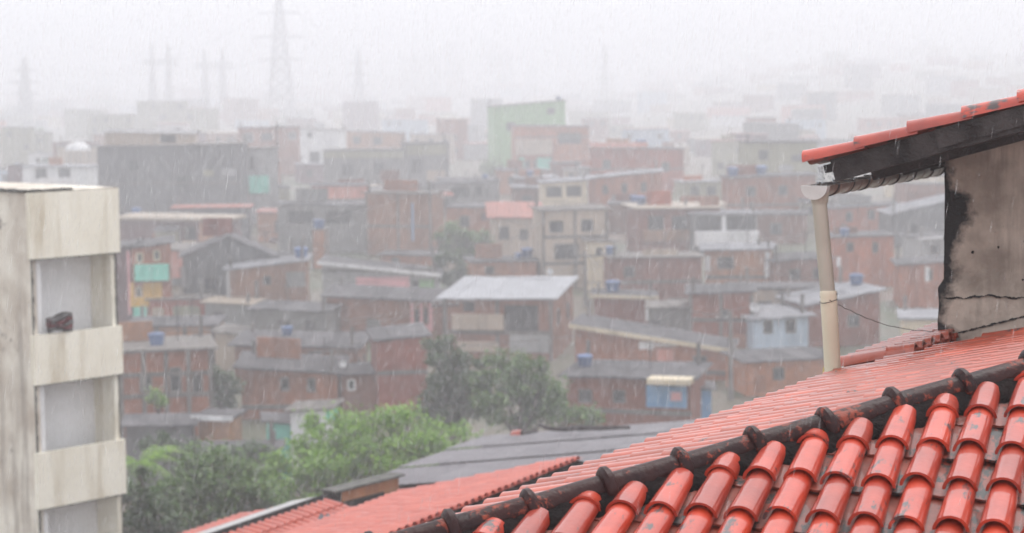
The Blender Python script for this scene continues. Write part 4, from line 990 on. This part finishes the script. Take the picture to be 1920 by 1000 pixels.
h_1 = H('white house with two dark windows above the apartment block', 42, 312, 162, 314, 385, 'white', 'light', -2, 8, .3, .12, .3, op=[(66, 316, 88, 336), (110, 316, 132, 336)], name='white_house')
H('narrow brown house left of the white house above the apartment block', 14, 312, 40, 310, 385, 'b4', 'conc', 0, 7, name='brick_house', bare=True)
h_47 = H('greenish grey block with notched roofline far upper left', 256, 206, 410, 204, 262, 'olive', 'conc', 1, 12, op=[(300, 215, 312, 225), (350, 215, 362, 225)], name='far_block', cat='building', bare=True)
H('upper storey of the greenish grey block far upper left', 256, 190, 350, 190, 262, 'olive', 'conc', 1, 6, op=[(284, 195, 292, 203), (332, 195, 342, 203)], name='far_block', cat='building', bare=True, d=D(262) + 1.5, reg=False, zbase=on_roof(h_47, .3, .3).z)
for lab, u, v, h, s in (('blue water tank on top of the slim brick water tower', .5, .5, h_25, 1.), ('blue water tank on the roof left of the slim brick tower', .92, .5, h_13, .95), ('blue water tank behind the broad metal roof, on the low brick house', .95, .7, h_27b, 1.0), ('small blue water tank left of the larger one behind the metal roof', .78, .5, h_27b, .6), ('blue water tank on the brick house with white roof trim', .3, .6, h_39, 1.0), ('blue water tank on the brick house at lower left', .42, .3, h_lb, .85), ('dark blue water tank on the red brick house with salmon strip', .55, .3, h_31, 1.5), ('blue water tank at the corner of the cream slab roof', .16, .8, h_32, 1.0), ('blue water tank on the corner of the long misty brick wall', .08, .4, h_34, 1.2), ('second blue tank on the long misty brick wall', .42, .5, h_34, 1.2), ('bright blue water tank on the lower brick house behind the drainpipe', .22, .1, h_44b, .8), ('pale blue water tank on the brick house with long pale sloping roof', .95, .7, h_43b, .95), ('blue water tank on the corner of the bright green building', .93, .2, h_30, .9), ('blue water tank on the dark brick house with broken coping', .04, .5, h_37, .85), ('blue water tank on the lower right brick house', .06, .6, h_41, .8), ('blue water tank on the long brick house at mid left', .35, .75, h_17, .7)):
    tank(on_roof(h, u, v), lab, s)
# satellite dish, awning, poles
def dish(p, label, s=.45, rz=0):
    t = tag(empty('satellite_dish', p, rz), label, 'satellite dish'); g = MB(); rr = []
    for i in range(6):
        r_ = s * i / 5 + .01; rr.append([(r_ * math.cos(a), -.35 - .28 * (r_ / s) ** 2 * s, .55 + r_ * math.sin(a)) for a in [k * math.pi / 7 for k in range(14)]])
    g.rings(rr); g.rings([[(x, y + .02, z) for x, y, z in r_] for r_ in rr][::-1]); g.build('reflector', P['white'], t, 'all')
    g = MB(); g.tube([(0, 0, 0), (0, 0, .5), (0, -.3, .55)], .03, 6); g.build('mast', steel, t); g = MB(); g.tube([(0, -.4, .2), (0, -.9, .5)], .02, 5); g.build('feed_arm', steel, t)
dish(on_roof(h_18b, .04, .1), 'white satellite dish at the corner between orange brick house and annex', .2)
dish(on_roof(h_43, .12, .3), 'cream satellite dish on the roof of the pale blue-white house', .33)
dish(on_roof(h_26, .8, .9), 'small satellite dish at the back of the broad metal roof', .22)
cd = D(384) + 9; p_ = at(146, 288, cd); p_.z = tz(p_.x, p_.y); zt = at(146, 266, cd).z - p_.z
um = tag(empty('white_canopy', p_), 'white domed canopy on the roof behind the white house at upper left', 'canopy')
g = MB(); rr = []
for i in range(7):
    a = i / 6 * math.pi / 2; rr.append([(1.75 * math.cos(a) * math.cos(b), 1.75 * math.cos(a) * math.sin(b), zt - 1.2 + 1.2 * math.sin(a)) for b in [k * math.pi / 10 for k in range(20)]])
g.rings(rr, cap=True); g.build('dome', P['white'], um, 40)
for a in range(4):
    g = MB(); g.tube([(1.5 * math.cos(a * 1.57 + .4), 1.5 * math.sin(a * 1.57 + .4), 0), (1.5 * math.cos(a * 1.57 + .4), 1.5 * math.sin(a * 1.57 + .4), zt - 1.1)], .07, 6); g.build('post', concrete, um)
def pole(x, yt, yb, label, arms=True):
    d = D(yb) ; p = at(x, yb, d); p.z = tz(p.x, p.y) - .3; h = at(x, yt, d).z - p.z
    t = tag(empty('utility_pole', p), label, 'utility pole', 'utility poles among the houses'); g = MB(); g.tube([(0, 0, 0), (0, 0, h)], [.17, .10], 10); g.build('shaft', concrete, t, 40)
    if arms:
        g = MB(); g.box(-.9, .9, -.05, .05, h - .5, h - .38); g.build('crossarm', timber, t)
        for k in (-.8, -.3, .3, .8): g = MB(); g.tube([(k, 0, h - .38), (k, 0, h - .2)], [.05, .03], 6); g.build('insulator', rf_white, t)
    return p + Z * (h - .3)
pt = [pole(1370, 585, 752, 'pale utility pole at the right end of the long cream-edged brick house'), pole(522, 232, 400, 'utility pole beside the turquoise-front house at upper left'), pole(1098, 470, 575, 'utility pole right of the broad metal roof house'), pole(836, 560, 690, 'utility pole by the corner of the broad metal roof', True), pole(134, 285, 360, 'utility pole in front of the white house at upper left', False)]
def cable(a, b, sag, label, r_=.018):
    g = MB(); g.tube([a.lerp(b, i / 14) - Z * (sag * 4 * (i / 14) * (1 - i / 14)) for i in range(15)], r_, 4, False)
    tag(g.build('power_cable', steel, None), label, 'cable', 'overhead cables')
cable(pt[0], pt[2], 1.0, 'cable from the right-hand pole to the pole by the metal roof', .025); cable(pt[2], pt[3], .8, 'cable between the two poles beside the metal roof', .025); cable(pt[1], pt[4], .9, 'cable between the two upper left utility poles', .025)

hs_ = [h_18, h_17, h_22, h_23, h_13, h_26, h_27, h_36, h_37, h_42, h_40, h_41, h_39, h_33, h_32, h_9, h_10, h_29b, h_31, h_44, h_43b, h_lb, h_12]
cq = random.Random(12)
for k in range(26):
    a, b = cq.sample(hs_, 2); A, B_ = on_roof(a, cq.random(), .3), on_roof(b, cq.random(), .3)
    if 8 < (A - B_).length < 60: cable(A + Z * .8, B_ + Z * .8, (A - B_).length * .03, 'thin sagging cable strung between the brick houses', .022)
# ------------------------------------------------------------------ crowded hillside further back
frng = random.Random(21)
walls = ['b1', 'b2', 'b3', 'b4', 'grey', 'lgrey', 'beige', 'white', 'olive', 'salmon', 'b1', 'b2', 'sky', 'dgrey', 'b2', 'cream']
def try_fill(x, d, w, h, dep):
    c = Vector((x + w / 2, d + dep / 2, 0))
    for f in FOOT:
        if abs(f[0] - c.x) < f[2] + w * .55 and abs(f[1] - c.y) < f[2] + dep * .55: return None
    zg = tz(x, d); X0, Yt = px(Vector((x, d, zg + h))); X1, _ = px(Vector((x + w, d, zg + h))); _, Yb = px(Vector((x, d, zg)))
    for f in FOOT:                                                  # do not hide the houses placed above
        if f[7] > d:
            ox = min(X1, f[4]) - max(X0, f[3]); oy = min(Yb, f[6]) - max(Yt, f[5] - 4)
            if ox > 2 and oy > (.35 * (f[6] - f[5]) if f[7] < 430 else .5 * (f[6] - f[5])): return None
    return X0, Yt, X1, Yb
nfill = 0
for d0, d1, tries, lim in ((115, 240, 900, 60), (240, 460, 900, 75), (460, 900, 900, 105), (900, 1900, 2500, 175)):
    k = 0
    for _ in range(tries):
        if k >= lim: break
        d = frng.uniform(d0, d1); x = frng.uniform(-.275, .265) * d; w = frng.uniform(4.5, 10); h = frng.choice((3, 3.2, 5.6, 5.9, 8.4)) * frng.uniform(.9, 1.1); dep = frng.uniform(6, 9)
        w *= 1 + max(0, d - 350) / 700; h *= 1 + max(0, d - 500) / 1500
        r_ = try_fill(x, d, w, h, dep)
        if not r_: continue
        X0, Yt, X1, Yb = r_; ops = []
        if d < 640:
            fl = max(1, int(h / 2.8)); nb = max(1, int(w / 3))
            for i in range(nb):
                for j in range(fl):
                    if frng.random() < .3: continue
                    pxm = FPX / d; xc = X0 + (X1 - X0) * (i + .5) / nb; yc = Yt + (1.1 + 2.8 * j) * pxm; s_ = frng.uniform(.4, .6) * pxm
                    ops.append((xc - s_, yc - .2 * pxm, xc + s_, yc + .95 * pxm))
        band = 'near the big houses' if d < 240 else 'on the middle slope' if d < 460 else 'on the far slope' if d < 900 else 'on the hazy skyline'
        wl_ = frng.choice(walls); wn_ = {'b': 'brick', 'g': 'grey', 'l': 'light grey', 'w': 'white', 'o': 'drab', 's': 'pale', 'd': 'dark grey', 'c': 'cream'}[wl_[0]] if wl_ != 'beige' else 'beige'
        rn_ = frng.choice(('grey', 'grey', 'conc', 'light', 'conc', 'red', 'cream')); sd = ('at left', 'left of centre', 'right of centre', 'at right')[min(3, max(0, int((X0 + X1) / 2 // 480)))]
        lab = wn_ + ' house with ' + {'grey': 'dark sheet', 'conc': 'flat concrete', 'light': 'zinc', 'red': 'reddish', 'cream': 'cream'}[rn_] + ' roof ' + band + ', ' + sd
        hh = H(lab, X0, Yt, X1, Yt + frng.uniform(-2, 2), Yb, wl_, rn_, frng.uniform(-8, 12), dep, frng.choice((0, .3, .7)), .12, .25, op=ops, name='hillside_house', group=wn_ + ' houses ' + band + ', ' + sd, d=d, bare=True)
        k += 1; nfill += 1
        if d < 330 and frng.random() < .3: tank(on_roof(hh, frng.uniform(.2, .8), .4), 'small blue water tank on a roof ' + band, frng.uniform(.7, 1), 'small blue tanks ' + band)
print('fill houses', nfill)
# pale towers on the skyline
tw = [(752, 800, 108), (796, 828, 100), (832, 870, 84), (900, 935, 78), (936, 962, 98), (700, 728, 140), (1204, 1240, 128), (1288, 1312, 122), (1350, 1396, 128), (1430, 1460, 122), (1590, 1650, 134), (1730, 1760, 116), (1520, 1545, 112), (985, 1010, 126), (1795, 1830, 130), (1862, 1880, 126)]
for k, (x0, x1, yt) in enumerate(tw):
    d = 1750 + (k % 4) * 40; a, b = at(x0, yt, d), at(x1, yt, d); zg = tz(a.x, d); w = b.x - a.x; h = a.z - zg
    t = tag(empty('distant_tower', (a.x, d, zg)), 'faint pale tower block on the hazy skyline ' + ('in the left-centre cluster' if x0 < 1020 else 'above the right-hand slope'), 'tower block', 'tower blocks ' + ('left of centre' if x0 < 1020 else 'at right'))
    g = MB(); g.box(0, w, 0, 14, -6, h); g.build('wall', P['lgrey' if k % 3 else 'beige'], t)
    g = MB(); g.box(w * .3, w * .65, 3, 8, h + .004, h + 2.2); g.build('roof_house', concrete, t)
    for j in range(int(h / 3)):
        g = MB(); g.box(w * .1, w * .9, -.05, -.004, h - 2.2 - j * 3, h - 1.0 - j * 3); g.build('window_band', glass, t)
# ------------------------------------------------------------------ power line
def pylon(x, yt, yb, d, label, kind='mast', wbase=5.):
    p = at(x, yb, d); p.z = tz(p.x, d); h = at(x, yt, d).z - p.z
    t = tag(empty('transmission_pylon', p), label, 'pylon', 'transmission pylons on the skyline'); tops = []
    def tower(name, cx, w0, w1, h0, h1, n):
        g = MB(); r_ = .46
        def cor(z): w = w0 + (w1 - w0) * (z - h0) / (h1 - h0); return [Vector((cx + sx * w / 2, sy * w / 2, z)) for sx, sy in ((-1, -1), (1, -1), (1, 1), (-1, 1))]
        zs = [h0 + (h1 - h0) * (1 - (1 - i / n) ** 1.35) for i in range(n + 1)]
        for a, b in zip(zs, zs[1:]):
            A, B_ = cor(a), cor(b)
            for k in range(4):
                g.tube([A[k], B_[k]], r_, 4, False); g.tube([A[k], B_[(k + 1) % 4]], r_ * .6, 4, False); g.tube([A[(k + 1) % 4], B_[k]], r_ * .6, 4, False); g.tube([B_[k], B_[(k + 1) % 4]], r_ * .6, 4, False)
        g.build(name, lattice, t)
    def arm(z, half, name='crossarm'):
        g = MB()
        for sx in (-1, 1):
            for dy in (-.5, .5):
                g.tube([(0, dy, z), (sx * half, 0, z + .1)], .22, 4, False); g.tube([(0, dy, z + 1.2), (sx * half, 0, z + .2)], .18, 4, False)
            for k in range(1, 4): g.tube([(sx * half * k / 4, 0, z), (sx * half * k / 4, 0, z + 1.2 * (1 - k / 4))], .09, 4, False)
            tops.append(p + Vector((sx * half, 0, z - .8))); g.tube([(sx * half, 0, z), (sx * half, 0, z - .8)], .1, 5, False)
        g.build(name, lattice, t)
    if kind == 'mast':
        tower('lattice_tower', 0, wbase, 1.0, 0, h, 12)
        for f, hw in ((.80, 4.2), (.62, 5), (.45, 4.4)): arm(h * f, hw * wbase / 5)
    else:
        for cx in (-wbase * .55, wbase * .55): tower('lattice_leg', cx, 3.6, 1.2, 0, h * .82, 9); tower('peak', cx, 1.2, .3, h * .82, h, 3)
        g = MB(); z = h * .72
        for dy in (-.6, .6):
            for dz in (0, 2.6): g.tube([(-wbase * 1.2, dy, z + dz * .9 + (.6 if dz == 0 else 0)), (wbase * 1.2, dy, z + dz)], .42, 4, False)
        for k in range(13): a_ = -wbase * 1.2 + k * wbase * 2.4 / 12; g.tube([(a_, -.6, z), (a_ + (1.0 if k < 12 else 0), -.6, z + 2.6)], .3, 4, False)
        g.build('crossarm', lattice, t); tops.extend([p + Vector((sx * wbase * 1.1, 0, z - .6)) for sx in (-1, 1)])
    return tops
T1 = pylon(527, -24, 175, 960, 'tall lattice pylon cut by the top of the picture', 'mast', 12.5)
T2 = pylon(302, 82, 178, 1000, 'left portal pylon with two legs on the skyline', 'portal', 7.4)
T3 = pylon(402, 92, 178, 1020, 'right portal pylon with two splayed legs on the skyline', 'portal', 8.2)
T4 = pylon(673, 95, 172, 1060, 'slim lattice pylon right of the tallest one', 'mast', 6.6)
T5 = pylon(48, 108, 192, 900, 'lattice mast at the far left edge of the skyline', 'mast', 6.6)
T6 = pylon(1134, 86, 150, 1180, 'very faint thin mast right of the skyline towers', 'mast', 4.2)
for a, b, s_ in ((T1[0], T2[0], 2.5), (T1[1], T4[1], 2), (T1[2], T3[1], 2), (T1[4], T3[0], 2), (T2[0], T5[0], 3), (T2[1], T5[1], 3), (T3[0], T2[1], 1), (T1[3], T4[0], 2), (T2[1], T5[3], 2.5)):
    cable(a, b, s_, 'high-voltage line strung between the skyline pylons', .1)
    
# ------------------------------------------------------------------ trees
def tree(label, x, ytop, d, crown, leaf, n, size, name='broadleaf_tree', trunk=True, seed=1, group=None, zb=None):
    """crown: list of (px x, px y, half-width m, half-height m, depth offset m)"""
    q = random.Random(seed); b = at(x, ytop, d); zg = tz(b.x, d) if zb is None else zb; base = Vector((b.x, d, zg))
    t = tag(empty(name, base), label, 'tree' if 'tree' in name or 'palm' in name else 'plant', group)
    lobes = [(at(cx, cy_, d + dy) - base + Vector((0, 0, 0)), hw, hh) for cx, cy_, hw, hh, dy in crown]
    g = MB(); tot = sum(hw * hw * hh for _, hw, hh in lobes)
    for c, hw, hh in lobes:
        clumps = []
        for _ in range(max(5, int(9 + hw * 5))):                     # clumps inside each lobe, so gaps and shade stay between
            while True:
                v = Vector((q.uniform(-1, 1), q.uniform(-1, 1), q.uniform(-1, 1)))
                if .35 < v.length < 1: break
            clumps.append((c + Vector((v.x * hw, v.y * hw, v.z * hh)), q.uniform(.22, .45)))
        for _ in range(int(n * hw * hw * hh / tot)):
            cc, cr = q.choice(clumps); v = Vector((q.gauss(0, .5), q.gauss(0, .5), q.gauss(0, .42))) * cr * (hw * .75 + .3)
            p = cc + v; up = Vector((q.gauss(0, .55), q.gauss(0, .55), 1)).normalized()
            a = up.orthogonal().normalized(); ang = q.uniform(0, 6.28); a = (a * math.cos(ang) + up.cross(a) * math.sin(ang)); b_ = up.cross(a)
            s = size * q.uniform(.6, 1.3)
            g.quad(p - a * s, p - b_ * s * .45 + up * s * .1, p + a * s - up * s * .15, p + b_ * s * .45 + up * s * .1)
    g.build('crown', leaf, t)
    if trunk:
        g = MB(); top = sum((c for c, _, _ in lobes), Vector()) / len(lobes); r_ = .05 * top.z / 3 + .1
        fork = Vector((top.x * .4, top.y * .4, top.z * .5)); g.tube([(0, 0, -.5), tuple(fork * .5 + Vector((.1, 0, 0))), tuple(fork)], [r_ * 1.5, r_ * 1.1, r_ * .9], 8)
        for c, hw, hh in lobes: m_ = fork.lerp(c, .55) + Vector((0, 0, -.2)); g.tube([fork, m_, c + Vector((0, 0, hh * .3))], [r_ * .7, r_ * .4, .04], 6)
        g.build('trunk', bark, t, 60)
    return t
tree('broad bright green tree in the lower middle in front of the brick houses', 690, 800, 76, [(560, 866, 1.5, 1.0, -.5), (620, 816, 1.3, .8, 0), (700, 801, 1.5, .7, 0), (770, 791, 1.2, .6, 0), (650, 856, 1.8, 1.0, -1), (740, 846, 1.7, .9, -1), (830, 816, 1.3, .55, 0), (875, 831, .9, .5, 0), (800, 866, 1.5, .8, -1), (530, 916, 1.4, 1.2, -1.2), (610, 921, 1.7, 1.2, -1.6), (700, 911, 1.6, 1.0, -1.8), (790, 911, 1.3, .8, -1.8), (500, 966, 1.3, 1.1, -2)], leaf_bright, 30000, .11, seed=3)
tree('dark tall tree in the centre behind the bright green tree', 845, 700, 98, [(835, 665, 1.1, .9, 0), (865, 700, 1.4, 1.2, 0), (830, 720, 1.3, 1.3, 0), (880, 750, 1.4, 1.3, 0), (830, 770, 1.2, 1.0, 0)], leaf_dark, 15000, .14, seed=4)
tree('pale green spreading tree right of the dark central tree', 960, 740, 95, [(935, 690, 1.2, .8, 1), (985, 705, 1.3, .9, 1), (920, 745, 1.3, 1.1, 0), (975, 765, 1.5, 1.1, 0), (1040, 765, 1.4, .8, 0), (1085, 785, 1.1, .5, 0), (1010, 740, 1.2, .8, 0)], leaf_mid, 9000, .16, seed=5)
tree('dark green tree mass at the bottom left below the bright tree', 420, 930, 63, [(380, 880, 1.2, .8, 1), (430, 910, 1.3, 1.0, 0), (360, 940, 1.3, 1.0, 0), (450, 960, 1.3, 1.0, -.5), (390, 990, 1.4, .9, -.5), (320, 975, 1.2, 1.1, 0), (300, 915, .9, .8, .5)], leaf_mid, 13000, .12, seed=6)
tree('dark leafy tree beside the apartment block at the bottom', 265, 950, 58, [(262, 930, .7, .8, 0), (280, 985, .9, .8, 0), (250, 1010, .9, .8, 0)], leaf_dark, 5000, .11, seed=7)
tree('green bush in front of the tall brick house at lower left', 296, 745, 106, [(290, 742, .45, .35, -.5), (303, 750, .4, .35, -.5)], leaf_bright, 900, .12, name='bush', trunk=True, seed=8)
tree('dark shrubby tree between the tall brick house and the orange brick house', 412, 720, 110, [(400, 705, .8, .8, 0), (428, 728, .8, .9, 0), (405, 755, .9, .8, 0)], leaf_dark, 3200, .15, seed=9)
tree('small hazy tree right of the large blank brick building', 862, 450, 188, [(850, 440, 1.7, 1.6, 0), (880, 455, 1.8, 1.4, 0), (860, 485, 2, 1.5, 0)], leaf_mid, 3600, .28, seed=10)
tree('dark hazy tree below the large blank brick building', 838, 510, 160, [(840, 505, 1.2, 1.2, 0), (865, 530, 1.1, 1.0, 0)], leaf_dark, 2200, .24, seed=11)
for k, (x, y, d, w) in enumerate(((22, 215, 330, 4.5), (8, 260, 290, 4), (110, 310, 300, 3), (490, 215, 390, 3), (540, 225, 380, 3), (1490, 260, 330, 4), (1450, 300, 270, 3), (930, 320, 236, 2.5), (1240, 330, 260, 2), (395, 330, 300, 2), (1530, 300, 300, 4), (60, 250, 340, 3))):
    w *= D(y + 22) / d; d = D(y + 22)
    tree('hazy far tree between the houses on the back slope', x, y, d, [(x - 14, y, w * .6, w * .45, 0), (x + 14, y + 6, w * .6, w * .5, 0), (x, y + 14, w * .7, w * .5, 0)], leaf_mid if k % 2 else leaf_dark, 1100, .45, seed=30 + k, group='far trees between the houses')
tree('dark shrubs above the lower left trees in front of the muddy wall', 450, 850, 88, [(350, 850, .9, .6, 0), (420, 862, 1.0, .6, 0), (480, 850, .9, .6, 0), (300, 845, .8, .7, 0)], leaf_dark, 3500, .14, name='shrub', seed=51)
# palm at the lower left
pp = at(262, 870, 60); pz = tz(pp.x, 60)
palm = tag(empty('palm_tree', (pp.x, 60, pz)), 'small light green palm beside the apartment block at lower left', 'tree'); hz_ = pp.z - pz
g = MB(); g.tube([(0, 0, -.3), (.1, 0, hz_ * .5), (0, 0, hz_)], [.16, .12, .1], 8); g.build('trunk', bark, palm, 60)
q = random.Random(4)
for k in range(17):
    a = k * 2.4; g = MB(); L_ = q.uniform(1.0, 1.5); el = q.uniform(.2, 1.2); prev = None
    for i in range(15):
        t = i / 14; r_ = L_ * t; p = Vector((math.cos(a) * r_, math.sin(a) * r_, hz_ + math.sin(el) * r_ * 1.1 - .75 * t * t * L_)); s = Vector((-math.sin(a), math.cos(a), 0))
        w = .34 * math.sin(math.pi * (.1 + .85 * t)) 
        if i:
            for sg in (-1, 1): g.tri(p - (p - prev) * .55, p + s * (sg * w) + (p - prev) * .9 - Z * w * .6, p)
        prev = p
    g.build('frond', leaf_bright if k % 3 else leaf_mid, palm)

# ------------------------------------------------------------------ rain and wet air
def rain(n, y0, y1, seed):
    q = random.Random(seed); g = MB()
    for _ in range(n):
        y = (y0 ** 3 + (y1 ** 3 - y0 ** 3) * q.random()) ** (1 / 3); x = q.uniform(-.36, .36) * y; z = q.uniform(-.27, .06) * y
        l = q.uniform(.018, .05); w = q.uniform(.0010, .0017) * (1 if y < 14 else y / 14 * .8); l *= (1 if y < 14 else y / 16)
        dx = -l * .13 * q.uniform(.6, 1.4)
        n_ = len(g.v); g.v += [(x + w, y, z), (x - w * .5, y + w * .87, z), (x - w * .5, y - w * .87, z), (x - dx, y, z + l), (x + dx, y, z - l)]
        g.f += [(n_, n_ + 1, n_ + 3), (n_ + 1, n_ + 2, n_ + 3), (n_ + 2, n_, n_ + 3), (n_ + 1, n_, n_ + 4), (n_ + 2, n_ + 1, n_ + 4), (n_, n_ + 2, n_ + 4)]
    return g
g = rain(17000, 6.5, 26, 1); g2 = rain(78000, 22, 58, 2); n_ = len(g.v); g.v += g2.v; g.f += [tuple(n_ + i for i in f) for f in g2.f]
tag(g.build('rain', rain_m, None, 'all'), 'falling rain drops in front of the whole view', 'rain', kind='stuff')
hb = MB(); hb.box(-1500, 1500, -80, 3200, -22.4, 54)
hz = hb.build('haze', None, None); tag(hz, 'pale wet haze filling the air over the hillside', 'haze', kind='stuff')
hm_ = bpy.data.materials.new('haze_air'); hm_.use_nodes = True; nt = hm_.node_tree; nt.nodes.clear()
pv = nt.nodes.new('ShaderNodeVolumePrincipled'); pv.inputs['Color'].default_value = (.95, .955, 1.0, 1); pv.inputs['Density'].default_value = HAZE_DENSITY; pv.inputs['Anisotropy'].default_value = .2
ou = nt.nodes.new('ShaderNodeOutputMaterial'); nt.links.new(pv.outputs[0], ou.inputs['Volume'])
hz.data.materials.append(hm_); hz.display_type = 'WIRE'
